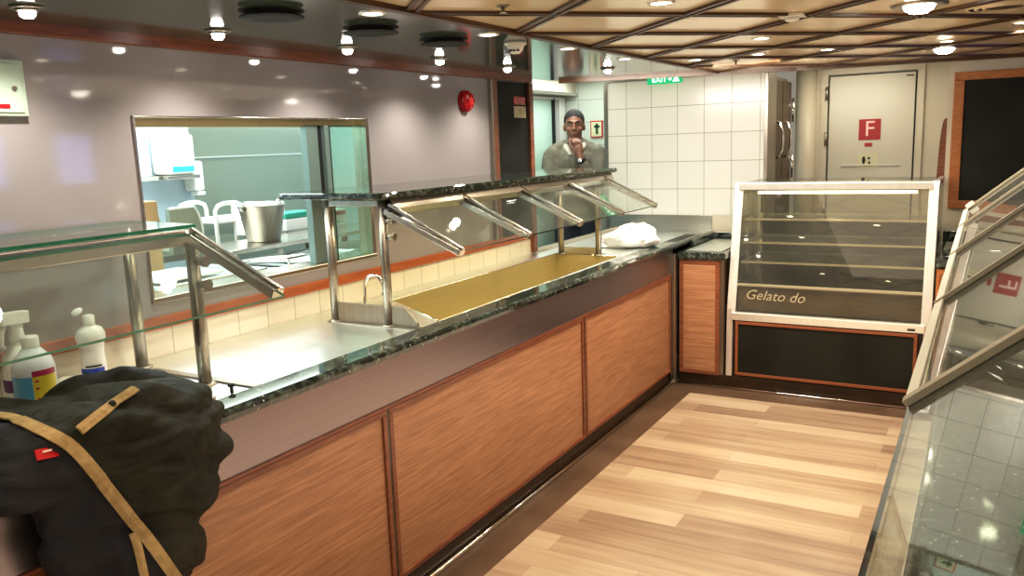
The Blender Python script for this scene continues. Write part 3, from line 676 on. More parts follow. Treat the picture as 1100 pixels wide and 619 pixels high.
for y in (2.432, 2.937, 3.437, 3.938, 4.43):
    bm = nbm(); d = Vector((GA1[0]-GA0[0], 0, GA1[1]-GA0[1])); nn = Vector((-d.z, 0, d.x)).normalized()
    p = Vector((GA0[0], y, GA0[1]))-nn*-.013; q = Vector((GA1[0], y, GA1[1]))+nn*.013
    bar(bm, Vector((GA0[0], y, GA0[1]))-nn*.016, Vector((GA1[0], y, GA1[1]))-nn*.008, .034, .022, nn)
    bar(bm, Vector((GA0[0], y, GA0[1]))+nn*.012, Vector((GA1[0], y, GA1[1]))+nn*.006, .012, .012, nn)
    a = link('glass_arm', bm, M['steel'], s, .002)
    bm = nbm(); box(bm, -1.955, -1.905, y-.014, y+.014, 1.352, 1.383); link('arm_bracket', bm, M['black'], a, .003)
for a, b_ in ((2.445, 2.93), (2.944, 3.43), (3.444, 3.93), (3.945, 4.42)):
    bm = nbm(); pane(bm, [(GA0[0], a, GA0[1]), (GA0[0], b_, GA0[1]), (GA1[0]-.003, b_, GA1[1]+.001), (GA1[0]-.003, a, GA1[1]+.001)], .006); link('glass_panel', bm, [M['glass'], M['glassedgedk']], s)
for y0_ in (2.432, 4.455):
    for z in (1.275, 1.335):
        bm = nbm(); x = -1.952 if y0_ < 3 else -1.972; tube(bm, [(x+.015, y0_, z), (x+.045, y0_, z)], .011, 14); tube(bm, [(x+.045, y0_, z), (x+.052, y0_, z)], .014, 14); link('clamp_knob', bm, M['steelz'], s)
bm = nbm(); extrude_poly(bm, [(-2.215, 2.428, HZ+.001), (-1.815, 2.428, HZ+.001), (-1.815, 2.428, HZ+.022), (-1.875, 2.428, HZ+.078), (-2.215, 2.428, HZ+.078)], (0, .008, 0)); box(bm, -2.235, -1.815, 2.40, 2.455, HZ, HZ+.003); link('foot_bracket', bm, M['steelz'], s, .001)
bm = nbm(); box(bm, -2.215, -1.97, 4.455, 4.463, HZ+.001, HZ+.045); box(bm, -2.235, -1.95, 4.47, 4.53, HZ, HZ+.003); link('foot_bracket', bm, M['steelx'], s, .001)

# ------------------------------------------------------------------ sneeze guard B, glass shelf nearest on the left
s = thing('glass_shelf_guard', (-2.15, 1.1, HZ), 'glass topped sneeze guard on two steel posts at the left edge', 'sneeze guard')
for x, y in ((-1.972, 1.583), (-2.330, 1.634), (-1.972, .66), (-2.330, .66)): 
    post(x, y, HZ if y > 1 else HZ, 1.392, .019, s)
bm = nbm(); pane(bm, [(-2.36, .62, 1.395), (-2.012+.03, .62, 1.395), (-1.985, 1.615, 1.395), (-2.36, 1.67, 1.395)], .010); link('glass_shelf', bm, [M['glass'], M['glassedge']], s)
bm = nbm(); bar(bm, (-1.985, .62, 1.370), (-1.985, 1.600, 1.370), .030, .046, (0, 0, 1)); bar(bm, (-2.33, .66, 1.378), (-2.33, 1.634, 1.378), .03, .025, (0, 0, 1)); bar(bm, (-2.33, .66, 1.378), (-1.985, .66, 1.378), .03, .024, (0, 0, 1)); link('top_rail', bm, M['steel'], s, .003)
for y in (1.583, .66):
    bm = nbm(); d = Vector((.33, 0, -.155)); nn = Vector((.155, 0, .33)).normalized()
    bar(bm, Vector((-1.97, y, 1.385))-nn*.012, Vector((-1.64, y, 1.232))-nn*.008, .042, .028, nn)
    bar(bm, Vector((-1.97, y, 1.385))+nn*.010, Vector((-1.64, y, 1.232))+nn*.006, .012, .012, nn); link('glass_arm', bm, M['steel'], s, .003)
bm = nbm(); pane(bm, [(-1.955, .67, 1.383), (-1.955, 1.575, 1.383), (-1.61, 1.575, 1.224), (-1.61, .67, 1.224)], .007); link('glass_panel', bm, [M['glass'], M['glassedge']], s)
for y in (1.583,):
    for z in (1.235, 1.302):
        bm = nbm(); tube(bm, [(-1.956, y, z), (-1.925, y+.0, z)], .012, 14); tube(bm, [(-1.925, y, z), (-1.916, y, z)], .016, 16); link('clamp_knob', bm, M['steelz'], s)

# ------------------------------------------------------------------ back cabinet, left of the display case
s = thing('corner_cabinet', (-1.56, 5.5, 0), 'narrow orange wood cabinet with granite top left of the display case', 'cabinet')
bm = nbm(); box(bm, -1.70, -1.40, YB+.03, YT-.02, .08, .835); link('carcass', bm, M['plinth'], s)
bm = nbm(); box(bm, -1.70, -1.405, YB+.012, YB+.03, .085, .835); link('steel_face', bm, M['steelz'], s)
bm = nbm(); box(bm, -1.665, -1.455, YB-.004, YB+.011, .105, .80); p = link('wood_panel', bm, M['panel'], s, .002)
bm = nbm(); box(bm, -1.69, -1.43, YB-.006, YB+.012, .80, .825); box(bm, -1.69, -1.43, YB-.006, YB+.012, .082, .105); box(bm, -1.69, -1.665, YB-.006, YB+.012, .105, .80); box(bm, -1.455, -1.43, YB-.006, YB+.012, .105, .80); link('panel_frame', bm, M['trimwood'], p, .002)
bm = nbm(); box(bm, -1.70, -1.39, YB-.02, YT-.02, .837, .880); link('granite_top', bm, M['granite'], s, .006)
bm = nbm(); box(bm, -1.70, -1.675, YB+.25, YT-.05, .881, .925); box(bm, -1.675, -1.40, YT-.05, YT-.022, .881, .925); link('granite_upstand', bm, M['granite'], s, .003)
bm = nbm(); box(bm, -1.66, -1.43, YB+.03, YT-.12, .8815, .884); link('steel_inlay', bm, M['worktop'], s)
# plinth along the back run
bm = nbm(); box(bm, -1.70, -.085, YB+.02, YB+.05, 0, .085); box(bm, -1.70, -.085, YB-.004, YB+.02, 0, .012); struct('baseboard_back', bm, M['plinth'])
bm = nbm(); tube(bm, [(-1.70, YB-.006, .010), (-.08, YB-.006, .010)], .006, 10); struct('trim_12', bm, M['chrome'])

# right end piece of the back run
s = thing('end_cabinet', (-.15, 5.5, 0), 'orange wood cabinet with granite top right of the display case', 'cabinet')
bm = nbm(); box(bm, -.215, .60, YB+.03, YT-.02, 0, .835); link('carcass', bm, M['plinth'], s)
bm = nbm(); box(bm, -.195, .55, YB+.005, YB+.028, .11, .80); p = link('wood_panel', bm, M['panel'], s, .002)
bm = nbm(); box(bm, -.212, .58, YB, YB+.03, .80, .828); box(bm, -.212, -.195, YB, YB+.03, .09, .80); box(bm, -.212, .58, YB, YB+.03, .085, .11); link('panel_frame', bm, M['orangeframe'], p, .002)
bm = nbm(); box(bm, -.22, .62, YB-.01, YT-.0, .838, .885); box(bm, -.22, .62, YT-.03, YT, .885, .96); link('granite_top', bm, M['granite'], s, .005)
bm = nbm(); box(bm, -.19, .5, YB+.10, YB+.45, .8855, .93); link('granite_riser', bm, M['granite'], s, .005)

# ------------------------------------------------------------------ display case
s = thing('refrigerated_display_case', (-.80, 5.5, 0), 'glass fronted refrigerated display case with white aluminium frame and black base', 'display case')
XA, XB = -1.385, -.225
# slanted side frames
def side(xa, xb):
    bm = nbm()
    extrude_poly(bm, [(xa, YB-.01, .09), (xa, YB+.03, .09), (xa, YB+.06, .50), (xa, YB+.245, 1.275), (xa, YB+.245, 1.31), (xa, YB+.19, 1.31), (xa, YB+.165, 1.27), (xa, YB+.01, .52)], (xb-xa, 0, 0))
    return link('side_frame', bm, M['alu'], s, .004)
side(XA, XA+.038); side(XB-.038, XB)
for xa in (XA+.002, XB-.010):
    bm = nbm(); extrude_poly(bm, [(xa, YB+.03, .52), (xa, YT-.03, .52), (xa, YT-.03, 1.28), (xa, YB+.24, 1.28)], (.006, 0, 0)); link('side_glass', bm, M['glassc'], s)
bm = nbm(); box(bm, XA+.03, XB-.03, YB+.15, YB+.27, 1.262, 1.305); box(bm, XA+.03, XB-.03, YT-.10, YT-.04, 1.268, 1.30); box(bm, XA+.002, XA+.032, YB+.2, YT-.04, 1.268, 1.305); box(bm, XB-.032, XB-.002, YB+.2, YT-.04, 1.268, 1.305); link('top_frame', bm, M['alu'], s, .004)
bm = nbm(); pane(bm, [(XA+.03, YB+.26, 1.298), (XB-.03, YB+.26, 1.298), (XB-.03, YT-.10, 1.298), (XA+.03, YT-.10, 1.298)], .006); link('top_glass', bm, [M['glassc'], M['glassedgedk']], s)
bm = nbm(); box(bm, XA+.03, XB-.03, YB-.008, YB+.035, .455, .505); link('bottom_rail', bm, M['alu'], s, .004)
bm = nbm(); box(bm, -.345, -.305, YB-.0105, YB-.008, .468, .480); link('maker_plate', bm, M['black'], s)
def fy(z): return YB+.02+(z-.50)/(1.27-.50)*.165
bm = nbm(); pane(bm, [(XA+.036, fy(.50), .50), (XB-.036, fy(.50), .50), (XB-.036, fy(1.268), 1.268), (XA+.036, fy(1.268), 1.268)], -.006); link('front_glass', bm, [M['glassc'], M['glassedgedk']], s)
# uprights of the front glass
bm = nbm(); bar(bm, (XA+.045, fy(.50)-.006, .50), (XA+.045, fy(1.268)-.006, 1.268), .018, .012, (0, 1, 0)); bar(bm, (XB-.045, fy(.50)-.006, .50), (XB-.045, fy(1.268)-.006, 1.268), .018, .012, (0, 1, 0)); link('glass_edge_strip', bm, M['alu'], s, .002)
bm = nbm(); box(bm, XA+.05, XB-.05, fy(.67)+.004, fy(.67)+.03, .664, .680); link('deck_front_strip', bm, M['alu'], s, .002)
bm = nbm(); box(bm, XA+.05, XB-.05, fy(.67)+.03, YT-.08, .655, .665); link('deck', bm, M['steelx'], s)
bm = nbm(); box(bm, XA+.05, XB-.05, fy(.6)+.045, fy(.6)+.055, .505, .655); link('lower_panel', bm, plain('lower_panel_brown', (.17, .115, .055), .35, 0, .15, 4), s)
bm = nbm(); text(bm, 'Gelato do', (-1.10, fy(.61)-.0075, .612), (1, 0, -.02), (0, 0, 1), .088, .0004, 0, .35); link('lettering', bm, plain('frosted_lettering', (.40, .34, .23), .6, 0, .02), s)
for z, y0 in ((.80, YB+.16), (.92, YB+.20), (1.065, YB+.24)):
    bm = nbm(); pane(bm, [(XA+.05, y0, z), (XB-.05, y0, z), (XB-.05, YT-.14, z), (XA+.05, YT-.14, z)], .008); sh = link('glass_shelf', bm, [M['shelfglass'], M['edgewhite']], s)
    bm = nbm(); box(bm, XA+.05, XB-.05, y0-.008, y0+.004, z-.002, z+.010); link('shelf_edge', bm, M['alu'], sh, .001)
for x in (XA+.055, XB-.065):
    bm = nbm(); bar(bm, (x, YT-.12, .66), (x, YT-.12, 1.27), .015, .015, (0, 1, 0)); link('shelf_post', bm, M['chrome'], s)
bm = nbm(); tube(bm, [(XA+.12, YB+.29, 1.238), (XB-.12, YB+.29, 1.238)], .009, 12); link('light_tube', bm, M['tube'], s)
bm = nbm(); box(bm, XA+.05, XB-.05, YB+.225, YB+.27, 1.255, 1.262); link('tube_housing', bm, M['steelz'], s)
bm = nbm(); box(bm, XA+.05, XB-.05, YT-.10, YT-.085, .50, 1.06); link('rear_panel', bm, plain('dark_rear_panel', (.075, .068, .045), .12, .4, .2, 3), s)
bm = nbm(); box(bm, XA+.01, XB-.01, YB+.05, YT-.05, .09, .50); link('base_cabinet', bm, M['plinth'], s)
bm = nbm(); box(bm, XA+.075, XB-.085, YB+.002, YB+.012, .115, .425); link('black_panel', bm, M['blackboard'], s)
bm = nbm(); z0, z1 = .098, .448
box(bm, XA+.058, XB-.066, YB-.006, YB+.014, z1-.018, z1); box(bm, XA+.058, XB-.066, YB-.006, YB+.014, z0, z0+.018); box(bm, XA+.058, XA+.076, YB-.006, YB+.014, z0+.018, z1-.018); box(bm, XB-.084, XB-.066, YB-.006, YB+.014, z0+.018, z1-.018); link('panel_frame', bm, wood('dark_orange_edge', (.20, .055, .018), (.30, .09, .03)), s, .002)

# tall steel cabinet beyond the tiled wall
s = thing('steel_wall_locker', (-1.38, 6.2, 0), 'tall stainless double door locker at the right end of the white tiled wall', 'locker')
bm = nbm(); box(bm, -1.60, -1.365, YT+.11, 6.70, 0, 2.01); link('carcass', bm, M['steelz'], s)
bm = nbm(); box(bm, -1.352, -1.325, YT-.006, 6.15, 0, 2.03); link('front_stile', bm, M['steelz'], s, .003)
dk = brushed('bronze_door_steel', (.17, .12, .08), .42, 'z')
for (a, b_), hy, zz in (((6.17, 6.42), 6.22, 1.0), ((6.44, 6.74), 6.50, 1.0)):
    bm = nbm(); box(bm, -1.364, -1.340, a, b_, .1, 1.99); dd = link('door', bm, dk, s, .005)
    bm = nbm(); z = 1.56; pts = [(-1.34, hy, z-.13), (-1.315, hy, z-.12), (-1.295, hy, z-.07), (-1.29, hy, z), (-1.295, hy, z+.07), (-1.315, hy, z+.12), (-1.34, hy, z+.13)]; tube(bm, pts, .010, 12); link('handle', bm, M['chrome'], dd)
for z in (1.78, 1.35):
    bm = nbm(); tube(bm, [(-1.33, 6.76, z-.09), (-1.33, 6.76, z+.09)], .012, 10); link('hinge', bm, M['chrome'], s)

# ------------------------------------------------------------------ right counter under the slanted glass
s = thing('right_counter', (.4, 2.5, 0), 'black granite topped counter under slanted glass at the right edge', 'counter')
bm = nbm(); box(bm, -.05, .62, .05, YB-.02, .0, .895); link('carcass', bm, M['plinth'], s)
for a, b_ in ((.1, 1.7), (1.72, 3.3), (3.32, 5.0)):
    bm = nbm(); box(bm, -.062, -.05, a, b_, .10, .72); link('wood_panel', bm, M['panel'], s, .002)
bm = nbm(); box(bm, -.064, -.05, .05, YB-.02, .735, .895); link('fascia', bm, M['fascia'], s)
bm = nbm(); box(bm, -.080, .64, .03, YB-.02, .895, .932); link('granite_top', bm, M['granite'], s, .008)
bm = nbm(); tube(bm, [(-.066, .05, .012), (-.066, YB-.02, .012)], .010, 10); link('kick_rail', bm, M['chrome'], s)
s = thing('slanted_glass_guard', (.15, 2.5, .932), 'slanted reflective glass guard with thin steel ribs over the right counter', 'sneeze guard')
RA, RB = (-.076, 1.230), (.155, 1.424)
rd = Vector((RB[0]-RA[0], 0, RB[1]-RA[1])).normalized(); rn = Vector((-rd.z, 0, rd.x))
ribs = [.42, 1.195, 1.924, 2.68, 3.466, 4.15]
for a, b_ in zip(ribs, ribs[1:]):
    bm = nbm(); pane(bm, [(RA[0], a+.004, RA[1]), (RB[0], a+.004, RB[1]), (RB[0], b_-.004, RB[1]), (RA[0], b_-.004, RA[1])], -.007); p = link('glass_panel', bm, [M['glassg'], M['glassedgedk']], s)
    if a > 1:
        bm = nbm(); bar(bm, Vector((RA[0], a+.005, RA[1]))+rd*.010+rn*.005, Vector((RA[0], b_-.005, RA[1]))+rd*.010+rn*.005, .005, .020, rd); link('edge_trim', bm, M['edgewhite'], p)
for y in ribs:
    bm = nbm(); w = .024 if y < 1.5 else .013
    bar(bm, Vector((RA[0], y, RA[1]))+rn*.006, Vector((RB[0], y, RB[1]))+rn*.006, w, .010, rn); link('glass_rib', bm, M['ribsteel'], s, .001)
bm = nbm(); box(bm, .15, .62, .42, 4.16, 1.43, 1.455); link('granite_slab', bm, M['granitetop'], s, .005)
for y in (.55, 2.4, 4.1):
    for x in (.22, .52):
        post(x, y, .932, 1.43, .018, s)
bm = nbm(); box(bm, .15, .20, .42, 4.16, 1.385, 1.429); link('top_rail', bm, M['steel'], s)
bm = nbm(); e = Vector((RA[0], 4.14, RA[1]))+rd*.02+rn*.014; bar(bm, e, e+rd*.035, .04, .018, rn); link('end_block', bm, M['white'], s, .003)

# ------------------------------------------------------------------ wall fittings
s = thing('blackboard_panel', (XW+.01, 4.2, 1.08), 'tall dark panel in a brown frame at the end of the grey wall', 'panel')
bm = nbm(); box(bm, XW, XW+.008, 4.02, 4.41, 1.075, 1.95); link('board', bm, M['blackboard'], s)
bm = nbm(); box(bm, XW-.0, XW+.022, 3.985, 4.035, 1.072, 1.953); box(bm, XW-.072, XW+.024, 4.405, 4.45, .94, 1.953); link('frame', bm, M['trimwood'], s, .003)
bm = nbm(); box(bm, XW+.0, XW+.024, 3.965, 3.984, 1.072, 1.953); link('steel_strip', bm, M['steelz'], s, .002)
s = thing('fire_notice', (XW+.01, 4.3, 1.825), 'small bright red plate on the dark framed panel', 'sign')
bm = nbm(); box(bm, XW+.009, XW+.012, 4.235, 4.30, 1.825, 1.870); box(bm, XW+.009, XW+.012, 4.303, 4.37, 1.825, 1.870); link('plate', bm, M['red'], s)
s = thing('paper_notice', (XW+.01, 4.3, 1.755), 'small cream paper notice under the red plate', 'notice')
bm = nbm(); box(bm, XW+.009, XW+.011, 4.235, 4.375, 1.750, 1.815); link('sheet', bm, M['paper'], s)
bm = nbm(); text(bm, '\u2302', (XW+.0115, 4.305, 1.785), (0, 1, 0), (0, 0, 1), .04); link('print', bm, M['card'], s)
s = thing('fire_alarm_beacon', (XW+.02, 3.72, 1.829), 'round red fire alarm beacon on the grey wall', 'alarm')
bm = nbm(); R90 = Matrix.Rotation(PI/2, 3, 'Y'); ellipsoid(bm, (XW+.018, 3.72, 1.829), (.032, .052, .056), u=28, v=16)
for i in range(6):
    a = 2*PI*i/6; box(bm, XW+.045, XW+.051, 3.72+.028*math.cos(a)-.003, 3.72+.028*math.cos(a)+.003, 1.829+.03*math.sin(a)-.008, 1.829+.03*math.sin(a)+.008)
link('lens', bm, M['red'], s)
bm = nbm(); tube(bm, [(XW, 3.72, 1.829), (XW+.012, 3.72, 1.829)], .057, 28); link('base', bm, M['red'], s)
s = thing('wall_cabinet', (XW+.03, 1.3, 1.726), 'pale green metal wall box with a red label at the top left', 'wall box')
bm = nbm(); box(bm, XW, XW+.024, 1.10, 1.405, 1.727, 1.882); link('case', bm, M['greenish'], s, .004)
bm = nbm(); box(bm, XW+.024, XW+.029, 1.115, 1.392, 1.737, 1.872); dd = link('door', bm, M['greenish'], s, .003)
bm = nbm(); tube(bm, [(XW+.029, 1.368, 1.803), (XW+.033, 1.368, 1.803)], .007, 16); link('lock', bm, M['steelz'], dd)
bm = nbm(); box(bm, XW+.029, XW+.031, 1.22, 1.35, 1.748, 1.760); link('red_label', bm, M['red'], dd)
s = thing('framed_notice', (-3.0, 6.79, 1.62), 'small red framed notice on the corridor tiles behind the man', 'notice')
bm = nbm(); box(bm, -3.06, -2.945, 6.785, 6.798, 1.63, 1.775); link('frame', bm, M['red'], s)
bm = nbm(); box(bm, -3.05, -2.955, 6.782, 6.785, 1.64, 1.765); link('sheet', bm, M['notice'], s)
bm = nbm(); box(bm, -3.01, -2.985, 6.780, 6.782, 1.66, 1.75); box(bm, -3.025, -2.97, 6.780, 6.782, 1.715, 1.735); link('print', bm, plain('dark_green', (.03, .10, .04), .5), s)
s = thing('exit_sign', (-2.06, YT-.03, 2.01), 'green illuminated exit sign above the white tiled wall', 'sign')
bm = nbm(); box(bm, -2.185, -1.930, YT-.045, YT-.006, 1.990, 2.060); link('housing', bm, M['exit'], s, .006)
bm = nbm(); text(bm, 'EXIT', (-2.09, YT-.047, 2.019), (1, 0, 0), (0, 0, 1), .055, .0008); text(bm, '\u2192', (-2.013, YT-.047, 2.019), (1, 0, 0), (0, 0, 1), .04, .0008)
extrude_poly(bm, [(-1.99, YT-.0465, 2.001), (-1.965, YT-.0465, 2.041), (-1.94, YT-.0465, 2.001)], (0, -.001, 0)); link('lettering', bm, M['exitw'], s)
bm = nbm(); tube(bm, [(-2.06, YT-.02, 2.066), (-2.06, YT-.02, 2.16)], .006, 8); link('hanger', bm, M['steelz'], s)

# ------------------------------------------------------------------ ceiling fittings
def order(n): return n
# adjustable spotlights on the soffit
sp = thing('ceiling_spotlight', (-2.15, 1.30, ZC), 'small bright spotlight on the dark soffit above the green wall box', 'spotlight', 'soffit spotlights')
bm = nbm(); lathe(bm, [(.040, -.006), (.040, 0)], (-2.15, 1.30, ZC), 28); lathe(bm, [(.026, -.012), (.030, -.006)], (-2.15, 1.30, ZC), 24); link('mounting_ring', bm, M['steelz'], sp)
bm = nbm(); lathe(bm, [(.0001, -.030), (.013, -.028), (.019, -.021), (.019, -.012)], (-2.15, 1.30, ZC), 24, caps=False); link('bulb', bm, M['spotbulb'], sp)
SP = [(-2.15, 1.30), (-2.15, 1.91), (-2.15, 2.53), (-2.15, 3.15), (-2.14, 3.74), (-1.83, 4.30)]
lab = ['', 'small bright spotlight on the soffit above the left of the hatch', 'small bright spotlight on the soffit above the right of the hatch', 'small bright spotlight on the soffit between hatch and red beacon', 'small spotlight on the soffit above the dark framed panel', 'brightest soffit spotlight nearest the white tiled wall']
for i, (x, y) in enumerate(SP):
    if i: dup(sp, (x, y, ZC), lab[i])
    lamp('SPOT', (x, y, ZC-.045), 16 if i < 5 else 22, (1, .95, .85), (0, 0, 0), spot_size=2.4, spot_blend=.8, shadow_soft_size=.02)
# flush downlights
dl = thing('recessed_downlight', (-1.58, 1.98, ZC), 'round recessed downlight in the dark soffit at the top edge of the picture', 'downlight', 'recessed downlights')
bm = nbm(); lathe(bm, [(.030, -.001), (.032, -.004), (.040, -.003), (.041, 0)], (-1.58, 1.98, ZC), 28, caps=False); link('trim_ring', bm, M['alu'], dl)
bm = nbm(); lathe(bm, [(.0001, -.003), (.020, -.003), (.030, -.001)], (-1.58, 1.98, ZC), 28, caps=False); link('lens', bm, M['bulb'], dl)
DL = [(-1.58, 1.98, ''), (-1.58, 2.63, 'second recessed downlight along the dark soffit, left of the smoke detector'), (-1.57, 3.26, 'third recessed downlight along the dark soffit, right of the smoke detector'), (-1.56, 3.88, 'fourth recessed downlight along the dark soffit, just left of the exit sign'),
      (-.85, 2.40, 'recessed downlight in the cream ceiling at the top middle of the picture'), (-.83, 3.55, 'recessed downlight in the cream ceiling below the square sensor'), (-1.0, 4.22, 'recessed downlight in the cream ceiling beside the ceiling sprinkler'),
      (-1.32, 4.24, 'recessed downlight in the cream ceiling nearest the exit sign'), (-.69, 4.28, 'recessed downlight in the cream ceiling above the steel locker'), (-.19, 4.36, 'recessed downlight just above the large globe lamp by the framed chalkboard'),
      (.09, 3.84, 'upper of two recessed downlights at the right picture edge'), (.10, 4.18, 'lower of two recessed downlights at the right picture edge')]
for i, (x, y, l) in enumerate(DL):
    if i: dup(dl, (x, y, ZC), l)
    lamp('SPOT', (x, y, ZC-.012), 20, (1, .84, .62), (0, 0, 0), spot_size=2.5, spot_blend=.9, shadow_soft_size=.03)
for x, y in ((.9, 1.0), (.9, 2.6), (1.6, 4.2), (-.9, .4), (-.6, -1.0), (1.8, .2), (-1.58, .6)):
    o = dup(dl, (x, y, ZC), 'recessed downlight in the ceiling behind the viewpoint'); 
    lamp('SPOT', (x, y, ZC-.012), 26, (1, .84, .62), (0, 0, 0), spot_size=2.5, spot_blend=.9, shadow_soft_size=.05)
# bulging lamps
gl = thing('globe_ceiling_lamp', (-.215, 3.02, ZC), 'large bright bulging ceiling lamp with a steel ring at the top right', 'ceiling lamp', 'bulging ceiling lamps')
bm = nbm(); lathe(bm, [(.045, -.004), (.070, -.007), (.085, -.004), (.086, 0)], (-.215, 3.02, ZC), 36, caps=False); link('ring', bm, M['steelz'], gl)
bm = nbm(); lathe(bm, [(.0001, -.030), (.025, -.027), (.042, -.016), (.048, -.004)], (-.215, 3.02, ZC), 32, caps=False); link('lens', bm, M['bulbbig'], gl)
dup(gl, (-.215, 4.72, ZC), 'bright bulging ceiling lamp between the cream door and the framed chalkboard')
for x, y in ((-.215, 3.02), (-.215, 4.72)): lamp('SPOT', (x, y, ZC-.04), 22, (1, .90, .74), (0, 0, 0), spot_size=2.7, spot_blend=.6, shadow_soft_size=.03)
# round vents
vt = thing('ceiling_vent', (-1.76, 1.76, ZC), 'nearest dark round ceiling vent on the soffit', 'vent', 'round ceiling vents')
bm = nbm(); lathe(bm, [(.066, -.012), (.072, -.010), (.072, 0)], (-1.76, 1.76, ZC), 40); link('core', bm, M['black'], vt)
bm = nbm(); lathe(bm, [(.060, -.022), (.088, -.019), (.089, -.016), (.055, -.014)], (-1.76, 1.76, ZC), 40); link('deflector', bm, M['black'], vt)
bm = nbm(); lathe(bm, [(.080, -.003), (.090, -.002), (.090, 0)], (-1.76, 1.76, ZC), 40); link('flange', bm, M['black'], vt)
dup(vt, (-1.765, 2.20, ZC), 'middle of the three dark round ceiling vents'); dup(vt, (-1.765, 2.62, ZC), 'farthest dark round ceiling vent, nearest the smoke detector')
s = thing('smoke_detector', (-1.62, 2.90, ZC), 'white round smoke detector on the dark soffit', 'smoke detector')
bm = nbm(); lathe(bm, [(.040, -.012), (.044, -.008), (.044, 0)], (-1.62, 2.90, ZC), 32); link('base', bm, M['white'], s)
bm = nbm(); lathe(bm, [(.0001, -.045), (.016, -.044), (.026, -.034), (.036, -.013)], (-1.62, 2.90, ZC), 32, caps=False); hd = link('sensor_head', bm, M['white'], s)
bm = nbm()
for a in (-.6, -1.1, -1.6, -2.1): bar(bm, (-1.62+.0285*math.cos(a-.3), 2.90+.0285*math.sin(a-.3), ZC-.034), (-1.62+.0285*math.cos(a), 2.90+.0285*math.sin(a), ZC-.034), .006, .006)
link('sensor_slot', bm, M['black'], hd)
s = thing('ceiling_sensor', (-.58, 2.92, ZC), 'square white sensor on a ceiling batten', 'sensor')
bm = nbm(); box(bm, -.625, -.545, 2.89, 2.96, ZC-.012, ZC); link('base', bm, M['white'], s, .003)
bm = nbm(); lathe(bm, [(.012, -.026), (.022, -.022), (.025, -.012)], (-.585, 2.925, ZC), 20); link('sensor_head', bm, M['white'], s)
spk = thing('fire_sprinkler', (-1.22, 2.12, ZC), 'small steel sprinkler head in the cream ceiling at the top edge', 'sprinkler', 'ceiling sprinklers')
bm = nbm(); lathe(bm, [(.018, -.004), (.018, 0)], (-1.22, 2.12, ZC), 20); link('rosette', bm, M['steelz'], spk)
bm = nbm(); lathe(bm, [(.011, -.024), (.011, -.022), (.004, -.020), (.006, -.004)], (-1.22, 2.12, ZC), 16); link('head', bm, M['steelz'], spk)
dup(spk, (-1.17, 4.45, ZC), 'small sprinkler head in the cream ceiling above the tiled wall')
s = thing('ceiling_diffuser', (.02, 3.02, ZC), 'round cream air diffuser at the top right corner of the ceiling', 'vent')
bm = nbm()
for r in (.11, .085, .06): lathe(bm, [(r-.008, -.008), (r, -.010), (r+.004, 0)], (.02, 3.25, ZC), 40, caps=False)
link('ring', bm, M['ceilpanel'], s)
bm = nbm(); lathe(bm, [(.045, -.006), (.115, -.001)], (.02, 3.25, ZC), 40); link('cone', bm, M['batten'], s)

# ------------------------------------------------------------------ bottles
def rprof(w, h): return w, h
s = thing('spray_bottle', (-2.340, 1.262, HZ), 'white trigger spray bottle with a purple label behind the blue bottle', 'spray bottle')
c = (-2.340, 1.262, HZ)
bm = nbm(); lathe(bm, [(.036, 0), (.040, .006), (.040, .09), (.036, .115), (.020, .135), (.014, .145), (.014, .155)], c, 28, sx=1, sy=1.0); b0 = link('bottle_body', bm, M['white'], s)
bm = nbm(); lathe(bm, [(.0402, .030), (.0406, .031), (.0406, .060), (.0402, .061)], c, 28, caps=False); link('label_band', bm, M['purple'], b0)
bm = nbm(); cc = Vector(c); lathe(bm, [(.018, .150), (.019, .152), (.016, .178), (.013, .185)], c, 20)
bar(bm, cc+Vector((-.005, .028, .205)), cc+Vector((.02, -.050, .212)), .030, .030, (0, 0, 1)); bar(bm, cc+Vector((0, .0, .18)), cc+Vector((0, -.005, .20)), .026, .03, (0, 1, 0))
bar(bm, cc+Vector((.018, -.048, .208)), cc+Vector((.021, -.062, .208)), .016, .018, (0, 0, 1)); link('spray_head', bm, M['white'], s, .005)
bm = nbm(); tube(bm, [cc+Vector((.006, -.026, .20)), cc+Vector((.012, -.040, .178)), cc+Vector((.014, -.046, .150)), cc+Vector((.014, -.040, .140))], .006, 10); link('trigger', bm, M['white'], s)

c = (-2.265, 1.255, HZ); s = thing('cleaner_bottle', c, 'squat clear bottle of blue cleaner with a yellow label', 'bottle')
bm = nbm(); lathe(bm, [(.042, 0), (.046, .006), (.046, .095), (.040, .118), (.024, .138), (.018, .146), (.018, .15)], c, 32, sy=1.05); link('bottle_body', bm, plain('milky_bottle', (.70, .76, .80), .25, 0, .02), s)
bm = nbm(); lathe(bm, [(.0195, .148), (.0195, .170), (.018, .173), (.0001, .173)], c, 24, caps=False); link('cap', bm, M['white'], s)
def patch(bm, c, r, z0, z1, a0, a1, sy=1.05, n=14, mi=0):
    va = [(bm.verts.new((c[0]+r*math.cos(a0+(a1-a0)*i/n), c[1]+r*sy*math.sin(a0+(a1-a0)*i/n), c[2]+z0)), bm.verts.new((c[0]+r*math.cos(a0+(a1-a0)*i/n), c[1]+r*sy*math.sin(a0+(a1-a0)*i/n), c[2]+z1))) for i in range(n+1)]
    for p, q in zip(va, va[1:]): bm.faces.new((p[0], q[0], q[1], p[1])).material_index = mi
bm = nbm(); patch(bm, c, .0464, .004, .080, -1.95, -.62); link('blue_liquid', bm, M['cyan'], s)
bm = nbm(); patch(bm, c, .0466, .006, .080, -.60, .65); lb = link('label', bm, M['yellow'], s)
bm = nbm(); patch(bm, c, .0468, .080, .094, -.60, .65)
link('crimson_print', bm, M['magenta'], lb)
for z in (.066, .048, .022):
    bm = nbm(); patch(bm, c, .0470, z, z+.005, -.5, -.34, n=3); link('label_mark', bm, M['magenta'], lb)

